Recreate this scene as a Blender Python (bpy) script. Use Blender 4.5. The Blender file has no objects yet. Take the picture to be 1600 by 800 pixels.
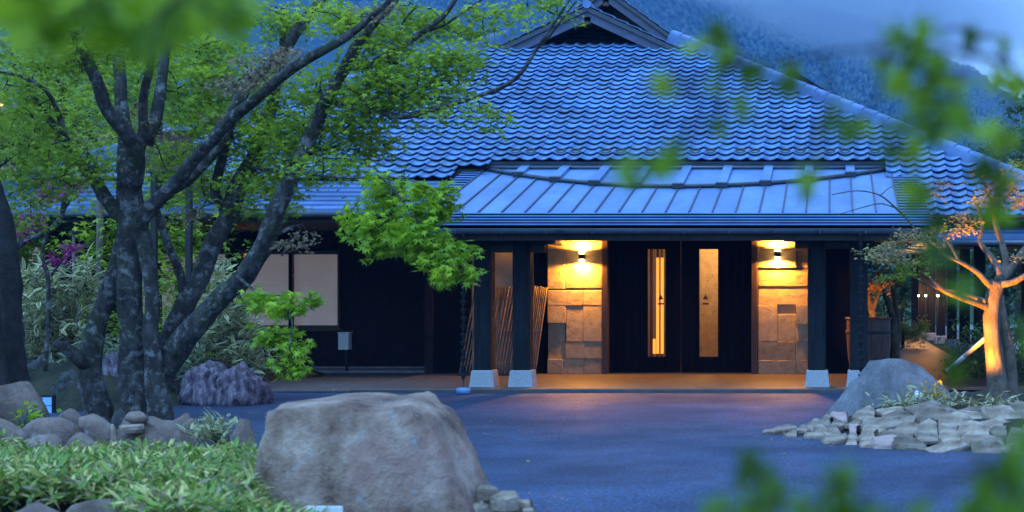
import bpy, math, random
import numpy as np
from mathutils import Vector, Matrix, noise as mnoise

# ---------------------------------------------------------------- scene, camera, sky, sun, exposure
scene = bpy.context.scene
R = math.radians
F = 2222.0                    # focal length in pixels of the 1600 px wide photograph (50 mm on 36 mm)
PX, PY, EYE = 1301.0, 452.0, 1.5
cam_data = bpy.data.cameras.new('camera')
cam = bpy.data.objects.new('camera', cam_data)
scene.collection.objects.link(cam)
cam.location = (0, 0, EYE)
cam.rotation_euler = (R(90), 0, 0)
cam_data.sensor_width = 36.0
cam_data.lens = 36.0 * F / 1600.0
cam_data.shift_x = -(PX - 800.0) / 1600.0
cam_data.shift_y = (PY - 400.0) / 1600.0
cam_data.clip_start = 0.05
cam_data.clip_end = 20000
cam_data.dof.use_dof = True
cam_data.dof.focus_distance = 22.0
cam_data.dof.aperture_fstop = 2.5
scene.camera = cam

SUN_EL, SUN_ROT = R(62.0), R(215)
world = bpy.data.worlds.new('World')
scene.world = world
world.use_nodes = True
wn = world.node_tree.nodes; wl = world.node_tree.links
wn.clear()
wo = wn.new('ShaderNodeOutputWorld'); bg = wn.new('ShaderNodeBackground')
sky = wn.new('ShaderNodeTexSky'); sky.sky_type = 'NISHITA'; sky.sun_disc = False
sky.sun_elevation = SUN_EL; sky.sun_rotation = SUN_ROT
sky.air_density = 1.0; sky.dust_density = 0.6; sky.ozone_density = 3.0
wb = wn.new('ShaderNodeMixRGB'); wb.blend_type = 'MULTIPLY'; wb.inputs[0].default_value = 1.0
wb.inputs[2].default_value = (0.36, 0.80, 1.32, 1)     # the photograph's cool white balance
wl.new(sky.outputs[0], wb.inputs[1])
wtc = wn.new('ShaderNodeTexCoord'); wmp = wn.new('ShaderNodeMapping'); wmp.inputs['Scale'].default_value = (1.0, 1.0, 2.6)
wnz = wn.new('ShaderNodeTexNoise'); wnz.inputs['Scale'].default_value = 2.4; wnz.inputs['Detail'].default_value = 5.0; wnz.inputs['Roughness'].default_value = 0.55
wrp = wn.new('ShaderNodeMapRange'); wrp.inputs['From Min'].default_value = 0.36; wrp.inputs['From Max'].default_value = 0.62; wrp.inputs['To Min'].default_value = 0.12; wrp.inputs['To Max'].default_value = 0.42
wcl = wn.new('ShaderNodeMixRGB'); wcl.inputs[2].default_value = (6.4, 9.6, 15.0, 1)      # pale evening cloud over the whole sky
wl.new(wtc.outputs['Generated'], wmp.inputs[0]); wl.new(wmp.outputs[0], wnz.inputs['Vector']); wl.new(wnz.outputs['Fac'], wrp.inputs['Value'])
wl.new(wrp.outputs[0], wcl.inputs[0]); wl.new(wb.outputs[0], wcl.inputs[1]); wl.new(wcl.outputs[0], bg.inputs[0]); wl.new(bg.outputs[0], wo.inputs[0])
bg.inputs[1].default_value = 0.08

sun_data = bpy.data.lights.new('sun', 'SUN'); sun_data.energy = 1.1; sun_data.angle = R(50)
sun_data.color = (0.23, 0.60, 1.0)
sun = bpy.data.objects.new('sun', sun_data); scene.collection.objects.link(sun)
sun.rotation_euler = Vector((math.sin(SUN_ROT)*math.cos(SUN_EL), math.cos(SUN_ROT)*math.cos(SUN_EL), math.sin(SUN_EL))).to_track_quat('Z', 'Y').to_euler()

scene.view_settings.view_transform = 'Standard'
scene.view_settings.look = 'None'
scene.view_settings.gamma = 1.0
scene.view_settings.use_curve_mapping = False
scene.view_settings.exposure = 1.57
scene.cycles.use_denoising = True
scene.cycles.max_bounces = 6
scene.cycles.transparent_max_bounces = 8
scene.cycles.volume_bounces = 2
scene.cycles.sample_clamp_indirect = 4.0
scene.cycles.caustics_reflective = False
scene.cycles.caustics_refractive = False

# ---------------------------------------------------------------- helpers
C = scene.collection
rng = np.random.default_rng(7)
random.seed(7)

def W(px, py, d):                    # photo pixel at a chosen distance -> place in the scene
    return np.array([(px - PX) * d / F, d, EYE - (py - PY) * d / F])

def tag(o, label=None, cat=None, group=None, kind=None):
    if label: o['label'] = label
    if cat: o['category'] = cat
    if group: o['group'] = group
    if kind: o['kind'] = kind
    return o

def empty(name, loc, label=None, cat=None, group=None, rz=0.0):
    o = bpy.data.objects.new(name, None); C.objects.link(o)
    o.location = tuple(float(v) for v in loc); o.rotation_euler = (0, 0, rz)
    o.empty_display_size = 0.1
    return tag(o, label, cat, group)

def link_mesh(name, me, mat=None, parent=None, loc=None, world_space=True):
    o = bpy.data.objects.new(name, me); C.objects.link(o)
    if mat is not None and len(me.materials) == 0: me.materials.append(mat)
    if loc is not None: o.location = tuple(float(v) for v in loc)
    if parent is not None:
        o.parent = parent
        if world_space:              # the mesh is given in world coordinates
            o.matrix_parent_inverse = world_matrix(parent).inverted()
    return o

def world_matrix(o):
    m = Matrix.LocRotScale(o.location, o.rotation_euler, o.scale)
    if o.parent is not None:
        m = world_matrix(o.parent) @ o.matrix_parent_inverse @ m
    return m

def mesh_np(name, v, f, smooth=False, attrs=None):
    """v (n,3); f (m,k) array of equal-sized faces, or a list of faces"""
    me = bpy.data.meshes.new(name)
    v = np.asarray(v, dtype=np.float32)
    if isinstance(f, np.ndarray):
        k = f.shape[1]; n = f.shape[0]
        me.vertices.add(len(v)); me.vertices.foreach_set('co', v.ravel())
        me.loops.add(n * k); me.loops.foreach_set('vertex_index', f.ravel().astype(np.int32))
        me.polygons.add(n)
        me.polygons.foreach_set('loop_start', np.arange(0, n * k, k, dtype=np.int32))
        me.polygons.foreach_set('loop_total', np.full(n, k, dtype=np.int32))
        me.update(calc_edges=True)
    else:
        me.from_pydata([tuple(map(float, p)) for p in v], [], [tuple(int(i) for i in q) for q in f])
        me.update()
    if smooth:
        me.polygons.foreach_set('use_smooth', np.ones(len(me.polygons), dtype=bool))
    if attrs:
        for an, av in attrs.items():
            a = me.attributes.new(an, 'FLOAT', 'POINT')
            a.data.foreach_set('value', np.asarray(av, dtype=np.float32))
    return me

class MB:
    """collects shapes for ONE mesh"""
    def __init__(s): s.v = []; s.f = []; s.n = 0; s.smooth = []
    def add(s, v, f, smooth=False):
        for p in v: s.v.append(tuple(float(c) for c in p))
        for q in f: s.f.append(tuple(int(i) + s.n for i in q)); s.smooth.append(smooth)
        s.n = len(s.v); return s
    def box(s, x0, x1, y0, y1, z0, z1):
        v = [(x0,y0,z0),(x1,y0,z0),(x1,y1,z0),(x0,y1,z0),(x0,y0,z1),(x1,y0,z1),(x1,y1,z1),(x0,y1,z1)]
        return s.add(v, [(0,3,2,1),(4,5,6,7),(0,1,5,4),(1,2,6,5),(2,3,7,6),(3,0,4,7)])
    def bbox(s, x0, x1, y0, y1, z0, z1, b=0.006):
        """box with chamfered edges"""
        def sq(ins, z): return [(x0+ins,y0+ins,z),(x1-ins,y0+ins,z),(x1-ins,y1-ins,z),(x0+ins,y1-ins,z)]
        rows = []
        for (z, full) in ((z0, False), (z0+b, True), (z1-b, True), (z1, False)):
            if full: rows.append([(x0+b,y0,z),(x1-b,y0,z),(x1,y0+b,z),(x1,y1-b,z),(x1-b,y1,z),(x0+b,y1,z),(x0,y1-b,z),(x0,y0+b,z)])
            else: rows.append([(x0+b*1.4,y0+b,z),(x1-b*1.4,y0+b,z),(x1-b,y0+b*1.4,z),(x1-b,y1-b*1.4,z),(x1-b*1.4,y1-b,z),(x0+b*1.4,y1-b,z),(x0+b,y1-b*1.4,z),(x0+b,y0+b*1.4,z)])
        v = [p for r in rows for p in r]; f = []
        for k in range(3):
            for i in range(8):
                j = (i+1) % 8; f.append((k*8+i, k*8+j, k*8+8+j, k*8+8+i))
        f.append(tuple(range(7,-1,-1))); f.append(tuple(range(24,32)))
        return s.add(v, f)
    def prism(s, poly, a, b, axis='y'):
        """poly of (u,w) extruded along axis from a to b; axis y: u=x,w=z; axis x: u=y,w=z; axis z: u=x,w=y"""
        def P(u, w, t): return {'y': (u,t,w), 'x': (t,u,w), 'z': (u,w,t)}[axis]
        n = len(poly)
        v = [P(u,w,a) for u,w in poly] + [P(u,w,b) for u,w in poly]
        f = [tuple(range(n-1,-1,-1)), tuple(range(n,2*n))] + [(i,(i+1)%n,n+(i+1)%n,n+i) for i in range(n)]
        return s.add(v, f)
    def tube(s, pts, rad, sides=8, smooth=True, cap=True):
        pts = np.asarray(pts, float); n = len(pts)
        rad = np.full(n, rad) if np.isscalar(rad) else np.asarray(rad, float)
        v, f = tube_np(pts, rad, sides)
        s.add(v, f, smooth)
        if cap:
            b = s.n - n*sides
            s.f.append(tuple(b+i for i in range(sides-1,-1,-1))); s.smooth.append(False)
            s.f.append(tuple(b+(n-1)*sides+i for i in range(sides))); s.smooth.append(False)
        return s
    def lathe(s, prof, c, n=20, smooth=True):
        v = []; f = []
        for (r, z) in prof:
            for i in range(n):
                a = 2*math.pi*i/n; v.append((c[0]+r*math.cos(a), c[1]+r*math.sin(a), c[2]+z))
        for k in range(len(prof)-1):
            for i in range(n):
                j = (i+1) % n; f.append((k*n+i, k*n+j, (k+1)*n+j, (k+1)*n+i))
        return s.add(v, f, smooth)
    def mesh(s, name):
        me = bpy.data.meshes.new(name); me.from_pydata(s.v, [], s.f); me.update()
        me.polygons.foreach_set('use_smooth', np.array(s.smooth, dtype=bool))
        return me
    def build(s, name, mat, parent=None, world_space=True):
        return link_mesh(name, s.mesh(name), mat, parent, world_space=world_space)

def frames(pts):
    t = np.gradient(pts, axis=0); t /= np.linalg.norm(t, axis=1)[:, None] + 1e-9
    up = np.array([0.13, 0.97, 0.2]); out = []
    u = np.cross(t[0], up); u /= np.linalg.norm(u)
    for k in range(len(pts)):
        u = u - t[k]*np.dot(u, t[k]); u /= np.linalg.norm(u) + 1e-9
        out.append((u.copy(), np.cross(t[k], u)))
    return out

def tube_np(pts, rad, sides, wob=0.0, rg=None):
    n = len(pts); fr = frames(pts)
    a = np.arange(sides) * 2*np.pi/sides
    v = np.zeros((n, sides, 3))
    for k in range(n):
        u, w = fr[k]; r = rad[k]
        rr = np.full(sides, r)
        if wob: rr = r*(1 + wob*rg.normal(size=sides)*0.6 + wob*np.sin(2*a + k*0.35) + wob*0.7*np.sin(3*a - k*0.22))
        v[k] = pts[k] + rr[:,None]*(np.cos(a)[:,None]*u + np.sin(a)[:,None]*w)
    f = []
    for k in range(n-1):
        for i in range(sides):
            j = (i+1) % sides
            f.append((k*sides+i, k*sides+j, (k+1)*sides+j, (k+1)*sides+i))
    return v.reshape(-1, 3), f

def spline(pts, n):
    """Catmull-Rom through rows of pts (any number of columns)"""
    p = np.asarray(pts, float); p = np.vstack([2*p[0]-p[1], p, 2*p[-1]-p[-2]])
    m = len(p) - 3; out = []
    for q in np.linspace(0, m - 1e-6, n):
        i = int(q); t = q - i; a, b, c, d = p[i], p[i+1], p[i+2], p[i+3]
        out.append(0.5*((2*b) + (-a+c)*t + (2*a-5*b+4*c-d)*t*t + (-a+3*b-3*c+d)*t**3))
    return np.array(out)

# ---------------------------------------------------------------- materials
def mat(name, col=(0.5,0.5,0.5), rough=0.7, spec=0.5, metal=0.0):
    m = bpy.data.materials.new(name); m.use_nodes = True
    b = m.node_tree.nodes['Principled BSDF']
    b.inputs['Base Color'].default_value = (*col, 1); b.inputs['Roughness'].default_value = rough
    b.inputs['Specular IOR Level'].default_value = spec; b.inputs['Metallic'].default_value = metal
    return m

def nodes(m): return m.node_tree.nodes, m.node_tree.links, m.node_tree.nodes['Principled BSDF']

def noise_tex(m, scale, detail=4, rough=0.6, coord='Object', vec=None, stretch=None):
    n, l, b = nodes(m)
    t = n.new('ShaderNodeTexNoise'); t.inputs['Scale'].default_value = scale
    t.inputs['Detail'].default_value = detail; t.inputs['Roughness'].default_value = rough
    tc = n.new('ShaderNodeTexCoord'); src = tc.outputs[coord]
    if stretch:
        mp = n.new('ShaderNodeMapping'); mp.inputs['Scale'].default_value = stretch
        l.new(src, mp.inputs[0]); src = mp.outputs[0]
    l.new(src, t.inputs['Vector'])
    return t

def ramp(m, fac, stops):
    n, l, b = nodes(m)
    r = n.new('ShaderNodeValToRGB')
    el = r.color_ramp.elements
    while len(el) < len(stops): el.new(0.5)
    for e, (p, c) in zip(el, stops):
        e.position = p; e.color = (*c, 1) if len(c) == 3 else c
    l.new(fac, r.inputs[0]); return r

def mixc(m, fac, a, b_, mode='MIX'):
    n, l, b = nodes(m)
    x = n.new('ShaderNodeMixRGB'); x.blend_type = mode
    for sock, val in ((x.inputs[0], fac), (x.inputs[1], a), (x.inputs[2], b_)):
        if hasattr(val, 'is_output'): l.new(val, sock)
        elif isinstance(val, (int, float)): sock.default_value = val
        else: sock.default_value = (*val, 1)
    return x.outputs[0]

def bump(m, height, strength=0.4, dist=0.02, chain=None):
    n, l, b = nodes(m)
    k = n.new('ShaderNodeBump'); k.inputs['Strength'].default_value = strength; k.inputs['Distance'].default_value = dist
    l.new(height, k.inputs['Height'])
    if chain is not None: l.new(chain, k.inputs['Normal'])
    l.new(k.outputs[0], b.inputs['Normal']); return k.outputs[0]

def noisy(name, c1, c2, scale=6, rough=0.7, spec=0.4, bump_s=0.3, bump_scale=None, stops=(0.35, 0.65), dist=0.02, stretch=None, coord='Object', metal=0.0):
    m = mat(name, c1, rough, spec, metal); n, l, b = nodes(m)
    t = noise_tex(m, scale, stretch=stretch, coord=coord)
    r = ramp(m, t.outputs['Fac'], [(stops[0], c1), (stops[1], c2)])
    l.new(r.outputs[0], b.inputs['Base Color'])
    if bump_s:
        t2 = noise_tex(m, bump_scale or scale*4, 5, stretch=stretch, coord=coord); bump(m, t2.outputs['Fac'], bump_s, dist)
    return m

def emit(name, col, strength):
    m = mat(name, col, 0.5); n, l, b = nodes(m)
    b.inputs['Emission Color'].default_value = (*col, 1); b.inputs['Emission Strength'].default_value = strength
    return m

def leaf_mat(name, c_dark, c_mid, c_light, trans=0.35, edge=None, edge_at=(0.45, 0.75), brown=None, rough=0.5):
    """leaf colours vary from leaf to leaf (attribute rnd); edge = pale margin of variegated leaves"""
    m = mat(name, c_mid, rough, 0.35); n, l, b = nodes(m)
    at = n.new('ShaderNodeAttribute'); at.attribute_name = 'rnd'
    st = [(0.0, c_dark), (0.5, c_mid), (0.9, c_light)]
    if brown: st = [(0.0, brown), (0.12, c_dark), (0.55, c_mid), (1.0, c_light)]
    col = ramp(m, at.outputs['Fac'], st).outputs[0]
    if edge:
        ae = n.new('ShaderNodeAttribute'); ae.attribute_name = 'edge'
        r = ramp(m, ae.outputs['Fac'], [(edge_at[0], (0,0,0)), (edge_at[1], (1,1,1))])
        col = mixc(m, r.outputs[0], col, edge)
    l.new(col, b.inputs['Base Color'])
    tr = n.new('ShaderNodeBsdfTranslucent'); l.new(col, tr.inputs[0])
    mx = n.new('ShaderNodeMixShader'); mx.inputs[0].default_value = trans
    out = n['Material Output']
    l.new(b.outputs[0], mx.inputs[1]); l.new(tr.outputs[0], mx.inputs[2]); l.new(mx.outputs[0], out.inputs['Surface'])
    return m

def obj_random(m, base_sock_color, lo=0.75, hi=1.2):
    """every object of the material a little lighter or darker"""
    n, l, b = nodes(m)
    oi = n.new('ShaderNodeObjectInfo'); mr = n.new('ShaderNodeMapRange')
    mr.inputs['To Min'].default_value = lo; mr.inputs['To Max'].default_value = hi
    l.new(oi.outputs['Random'], mr.inputs['Value'])
    hv = n.new('ShaderNodeHueSaturation'); l.new(mr.outputs[0], hv.inputs['Value'])
    l.new(base_sock_color, hv.inputs['Color']); l.new(hv.outputs[0], b.inputs['Base Color'])

M = {}
# asphalt: fine aggregate, faintly damp
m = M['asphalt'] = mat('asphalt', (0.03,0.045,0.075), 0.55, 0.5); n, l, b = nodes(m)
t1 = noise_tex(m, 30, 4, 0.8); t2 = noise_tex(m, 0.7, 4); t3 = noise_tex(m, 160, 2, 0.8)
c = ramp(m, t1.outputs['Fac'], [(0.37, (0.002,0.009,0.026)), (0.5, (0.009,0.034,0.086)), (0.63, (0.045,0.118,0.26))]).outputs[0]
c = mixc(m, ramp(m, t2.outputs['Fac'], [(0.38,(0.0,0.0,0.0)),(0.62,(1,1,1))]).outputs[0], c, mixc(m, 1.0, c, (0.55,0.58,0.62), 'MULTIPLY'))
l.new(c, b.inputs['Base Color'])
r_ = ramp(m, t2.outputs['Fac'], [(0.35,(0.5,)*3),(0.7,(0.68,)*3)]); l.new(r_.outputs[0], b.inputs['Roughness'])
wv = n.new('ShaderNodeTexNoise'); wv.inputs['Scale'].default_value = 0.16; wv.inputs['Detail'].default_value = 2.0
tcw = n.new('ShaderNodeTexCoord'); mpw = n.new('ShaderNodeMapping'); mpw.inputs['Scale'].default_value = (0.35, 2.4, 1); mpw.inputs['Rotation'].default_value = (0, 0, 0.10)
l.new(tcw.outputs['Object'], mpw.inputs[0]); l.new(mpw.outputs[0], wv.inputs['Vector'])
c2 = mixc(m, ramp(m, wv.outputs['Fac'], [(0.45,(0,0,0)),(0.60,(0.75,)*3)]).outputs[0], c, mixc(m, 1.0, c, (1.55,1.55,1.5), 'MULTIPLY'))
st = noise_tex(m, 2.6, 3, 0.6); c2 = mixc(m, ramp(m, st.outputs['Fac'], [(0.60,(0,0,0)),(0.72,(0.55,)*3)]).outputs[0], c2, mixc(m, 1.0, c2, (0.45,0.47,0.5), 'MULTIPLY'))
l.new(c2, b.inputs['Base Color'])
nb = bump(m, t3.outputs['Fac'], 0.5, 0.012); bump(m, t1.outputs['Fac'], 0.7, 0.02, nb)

M['soil'] = noisy('soil', (0.02,0.022,0.012), (0.05,0.045,0.025), 3, 0.95, 0.2, 0.8, 14, dist=0.06)
M['grass_ground'] = noisy('grass_ground', (0.015,0.035,0.012), (0.04,0.07,0.02), 2.5, 0.95, 0.2, 0.8, 20, dist=0.05)
M['porch_floor'] = noisy('porch_floor', (0.065,0.05,0.05), (0.10,0.075,0.073), 5, 0.6, 0.5, 0.12, 60, dist=0.004)
M['path'] = noisy('path', (0.06,0.035,0.028), (0.11,0.06,0.045), 4, 0.5, 0.5, 0.25, 30, dist=0.01)
M['gravel'] = noisy('gravel', (0.05,0.045,0.045), (0.16,0.14,0.14), 40, 0.85, 0.3, 1.0, 40, dist=0.03)
M['pale_gravel'] = noisy('pale_gravel', (0.28,0.27,0.27), (0.42,0.41,0.40), 30, 0.9, 0.2, 0.8, 40, dist=0.02)
M['kerb'] = noisy('kerb', (0.20,0.17,0.18), (0.30,0.26,0.27), 8, 0.8, 0.3, 0.3, 50)
# roof
m = M['tile'] = mat('roof_tile', (0.12,0.20,0.36), 0.36, 0.6); n, l, b = nodes(m)
t = noise_tex(m, 2.2, 4, coord='Object'); t2 = noise_tex(m, 30, 4)
c = ramp(m, t.outputs['Fac'], [(0.3,(0.060,0.150,0.33)),(0.7,(0.11,0.225,0.45))]).outputs[0]
c = mixc(m, ramp(m, t2.outputs['Fac'], [(0.5,(0,0,0)),(0.8,(0.5,)*3)]).outputs[0], c, (0.06,0.09,0.14))
vcell = n.new('ShaderNodeObjectInfo'); rlich = ramp(m, vcell.outputs['Random'], [(0.86,(0,0,0)),(0.9,(0.55,)*3)]); c = mixc(m, rlich.outputs[0], c, (0.075,0.095,0.12))
obj_random(m, c, 0.62, 1.22)
rr = ramp(m, t2.outputs['Fac'], [(0.3,(0.26,)*3),(0.7,(0.46,)*3)]); l.new(rr.outputs[0], b.inputs['Roughness'])
bump(m, t2.outputs['Fac'], 0.12, 0.01)
m = M['tile_field'] = mat('roof_tile_upper', (0.12,0.20,0.36), 0.36, 0.6); n, l, b = nodes(m)
t = noise_tex(m, 0.8, 4); t2 = noise_tex(m, 30, 4)
c = ramp(m, t.outputs['Fac'], [(0.3,(0.052,0.130,0.29)),(0.7,(0.11,0.225,0.45))]).outputs[0]
at = n.new('ShaderNodeAttribute'); at.attribute_name = 'rnd'
mr = n.new('ShaderNodeMapRange'); mr.inputs['To Min'].default_value = 0.6; mr.inputs['To Max'].default_value = 1.22; l.new(at.outputs['Fac'], mr.inputs['Value'])
hv = n.new('ShaderNodeHueSaturation'); l.new(mr.outputs[0], hv.inputs['Value']); l.new(c, hv.inputs['Color']); l.new(hv.outputs[0], b.inputs['Base Color'])
rr = ramp(m, t2.outputs['Fac'], [(0.3,(0.26,)*3),(0.7,(0.46,)*3)]); l.new(rr.outputs[0], b.inputs['Roughness'])
M['ridge_tile'] = noisy('ridge_tile', (0.07,0.14,0.29), (0.12,0.21,0.39), 4, 0.4, 0.6, 0.15, 30)
M['under_roof'] = noisy('under_roof', (0.012,0.012,0.014), (0.02,0.02,0.022), 5, 0.9, 0.2, 0.2)
m = M['sheet'] = mat('roof_sheet', (0.16,0.24,0.38), 0.3, 0.6, 0.15); n, l, b = nodes(m)
t = noise_tex(m, 1.6, 5, 0.65, stretch=(1.0,0.35,1.0)); t2 = noise_tex(m, 9, 5, 0.7)
c = ramp(m, t.outputs['Fac'], [(0.25,(0.075,0.16,0.33)),(0.55,(0.125,0.235,0.44)),(0.8,(0.19,0.31,0.53))]).outputs[0]
c = mixc(m, ramp(m, t2.outputs['Fac'], [(0.55,(0,0,0)),(0.8,(0.35,)*3)]).outputs[0], c, (0.09,0.13,0.2))
obj_random(m, c, 0.88, 1.1)
rr = ramp(m, t2.outputs['Fac'], [(0.3,(0.38,)*3),(0.75,(0.58,)*3)]); l.new(rr.outputs[0], b.inputs['Roughness'])
bump(m, t.outputs['Fac'], 0.15, 0.03)
m = M['sheet_low'] = mat('lower_roof_sheet', (0.14,0.22,0.38), 0.6, 0.4); n, l, b = nodes(m)
t = noise_tex(m, 2.0, 5, 0.7); c = ramp(m, t.outputs['Fac'], [(0.3,(0.05,0.11,0.24)),(0.7,(0.10,0.18,0.36))]).outputs[0]; obj_random(m, c, 0.8, 1.1)
M['metal_dark'] = noisy('metal_dark', (0.03,0.038,0.05), (0.05,0.06,0.08), 8, 0.4, 0.5, 0.1, 40)
M['gutter'] = noisy('gutter', (0.045,0.065,0.10), (0.07,0.095,0.14), 3, 0.35, 0.6, 0.06, 30)
M['barge'] = noisy('barge_board', (0.055,0.065,0.10), (0.09,0.10,0.15), 3, 0.6, 0.4, 0.15, 12, stretch=(0.4,1,4))
# walls and wood
M['dark_wall'] = noisy('dark_wall', (0.020,0.013,0.014), (0.034,0.022,0.023), 6, 0.95, 0.1, 0.5, 70, dist=0.01)
M['dark_wood'] = noisy('dark_wood', (0.012,0.011,0.012), (0.028,0.024,0.024), 5, 0.6, 0.35, 0.2, 22, stretch=(6,6,0.5))
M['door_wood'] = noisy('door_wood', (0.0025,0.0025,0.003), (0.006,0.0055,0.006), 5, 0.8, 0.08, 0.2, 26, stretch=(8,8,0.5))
M['post_wood'] = noisy('post_wood', (0.008,0.010,0.012), (0.018,0.021,0.025), 5, 0.75, 0.15, 0.2, 24, stretch=(7,7,0.4))
M['frame_wood'] = noisy('frame_wood', (0.055,0.030,0.020), (0.09,0.05,0.033), 5, 0.55, 0.35, 0.2, 20, stretch=(6,6,0.5))
M['plaster'] = noisy('plaster', (0.30,0.24,0.19), (0.38,0.31,0.25), 4, 0.9, 0.2, 0.3, 60, dist=0.006)
M['blind'] = noisy('window_blind', (0.62,0.52,0.47), (0.70,0.59,0.53), 2, 0.9, 0.2, 0.15, 200, dist=0.002)
nodes(M['blind'])[2].inputs['Emission Color'].default_value = (1.0, 0.80, 0.82, 1); nodes(M['blind'])[2].inputs['Emission Strength'].default_value = 0.035   # glow added to brighten the blinds, standing in for a lit room behind
m = M['glass'] = mat('window_glass', (0.9,0.95,1.0), 0.03, 0.5); n, l, b = nodes(m)
tr_ = n.new('ShaderNodeBsdfTransparent'); gl_ = n.new('ShaderNodeBsdfGlossy'); gl_.inputs['Roughness'].default_value = 0.02
fr_ = n.new('ShaderNodeFresnel'); fr_.inputs['IOR'].default_value = 1.16; mx_s = n.new('ShaderNodeMixShader')
l.new(fr_.outputs[0], mx_s.inputs[0]); l.new(tr_.outputs[0], mx_s.inputs[1]); l.new(gl_.outputs[0], mx_s.inputs[2]); l.new(mx_s.outputs[0], n['Material Output'].inputs['Surface'])
m = M['stone'] = mat('tuff_stone', (0.4,0.32,0.24), 0.9, 0.2); n, l, b = nodes(m)
t = noise_tex(m, 9, 5, 0.65); t2 = noise_tex(m, 45, 4, 0.7)
vo = n.new('ShaderNodeTexVoronoi'); vo.inputs['Scale'].default_value = 15; vo.inputs['Randomness'].default_value = 1.0
tc = n.new('ShaderNodeTexCoord'); mp = n.new('ShaderNodeMapping'); mp.inputs['Scale'].default_value = (1,1,1.6); mp.inputs['Rotation'].default_value = (0,0.5,0)
l.new(tc.outputs['Object'], mp.inputs[0]); l.new(mp.outputs[0], vo.inputs['Vector'])
oi = n.new('ShaderNodeObjectInfo')
c = ramp(m, t.outputs['Fac'], [(0.3,(0.33,0.25,0.165)),(0.7,(0.48,0.375,0.26))]).outputs[0]
thr = n.new('ShaderNodeMath'); thr.operation = 'LESS_THAN'; thr.inputs[1].default_value = 0.16
nz = n.new('ShaderNodeMath'); nz.operation = 'MULTIPLY_ADD'; nz.inputs[1].default_value = 0.35; nz.inputs[2].default_value = 0.0
l.new(t.outputs['Fac'], nz.inputs[0])
sb = n.new('ShaderNodeMath'); sb.operation = 'ADD'; l.new(vo.outputs['Distance'], sb.inputs[0]); l.new(nz.outputs[0], sb.inputs[1])
thr.inputs[1].default_value = 0.30; l.new(sb.outputs[0], thr.inputs[0])
c = mixc(m, thr.outputs[0], c, (0.09,0.065,0.05))
obj_random(m, c, 0.74, 1.12)
inv = n.new('ShaderNodeMath'); inv.operation = 'SUBTRACT'; inv.inputs[0].default_value = 1.0; l.new(thr.outputs[0], inv.inputs[1])
nb = bump(m, inv.outputs[0], 1.0, 0.02); nb = bump(m, t.outputs['Fac'], 0.5, 0.035, nb); bump(m, t2.outputs['Fac'], 0.8, 0.02, nb)
M['granite'] = noisy('granite', (0.30,0.31,0.33), (0.46,0.47,0.50), 60, 0.85, 0.3, 0.6, 45, dist=0.01)
M['bamboo'] = noisy('bamboo', (0.09,0.062,0.05), (0.16,0.115,0.09), 9, 0.55, 0.4, 0.15, 40, stretch=(8,8,0.6))
M['white_paint'] = noisy('white_paint', (0.62,0.60,0.58), (0.74,0.72,0.70), 10, 0.5, 0.4, 0.1)
M['iron'] = noisy('iron', (0.012,0.014,0.018), (0.03,0.034,0.042), 20, 0.6, 0.5, 0.3, 60, metal=0.4)
M['black'] = mat('black_mark', (0.01,0.01,0.01), 0.6)
M['tub_wood'] = noisy('tub_wood', (0.05,0.028,0.022), (0.13,0.075,0.06), 4, 0.65, 0.35, 0.4, 18, stretch=(9,9,0.5))
M['bank_stone'] = None
def rock_mat(name, stops, scale=2.5, patch=None, patch_scale=1.3, bscale=7, bs=0.6, lichen=(0.36,0.38,0.42), lich=(0.58,0.72), rnd=None, stretch=None, rough=0.88, lscale=None):
    m = mat(name, stops[0][1], rough, 0.3); n, l, b = nodes(m)
    t = noise_tex(m, scale, 6, 0.68, stretch=stretch); c = ramp(m, t.outputs['Fac'], stops).outputs[0]
    if patch:
        t2 = noise_tex(m, patch_scale, 3); c = mixc(m, ramp(m, t2.outputs['Fac'], [(0.52,(0,0,0)),(0.66,(0.8,)*3)]).outputs[0], c, patch)
    t3 = noise_tex(m, lscale or scale*3.5, 6, 0.72)
    c = mixc(m, ramp(m, t3.outputs['Fac'], [(lich[0],(0,0,0)),(lich[1],(0.75,)*3)]).outputs[0], c, lichen)
    if rnd: obj_random(m, c, *rnd)
    else: l.new(c, b.inputs['Base Color'])
    t4 = noise_tex(m, bscale, 8, 0.72, stretch=stretch); t5 = noise_tex(m, bscale*9, 4, 0.7)
    nb = bump(m, t5.outputs['Fac'], 0.35, 0.01); bump(m, t4.outputs['Fac'], bs, 0.09, nb)
    return m
M['boulder'] = rock_mat('boulder_rock', [(0.33,(0.15,0.075,0.05)),(0.5,(0.40,0.25,0.18)),(0.65,(0.62,0.43,0.33))], 2.6, (0.36,0.18,0.14), 1.6, bscale=5, bs=1.0)
M['grey_rock'] = rock_mat('grey_rock', [(0.3,(0.09,0.055,0.042)),(0.5,(0.27,0.18,0.14)),(0.7,(0.45,0.32,0.26))], 2.6, None, bscale=5, bs=0.9, rnd=(0.8,1.15))
M['flat_stone'] = rock_mat('flat_stone', [(0.32,(0.12,0.075,0.05)),(0.5,(0.34,0.24,0.17)),(0.68,(0.54,0.40,0.30))], 3.0, (0.30,0.19,0.15), 1.0, rnd=(0.6,1.35))
M['pink_stone'] = rock_mat('pink_stone', [(0.3,(0.42,0.26,0.22)),(0.7,(0.55,0.36,0.31))], 3.0, None, lichen=(0.5,0.42,0.42))
M['purple_rock'] = rock_mat('purple_rock', [(0.34,(0.06,0.045,0.055)),(0.5,(0.24,0.175,0.215)),(0.66,(0.52,0.41,0.47))], 6, None, bscale=9, bs=1.0, lichen=(0.40,0.33,0.38), stretch=(2.6,2.6,0.6), rnd=(0.9,1.1))
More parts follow.
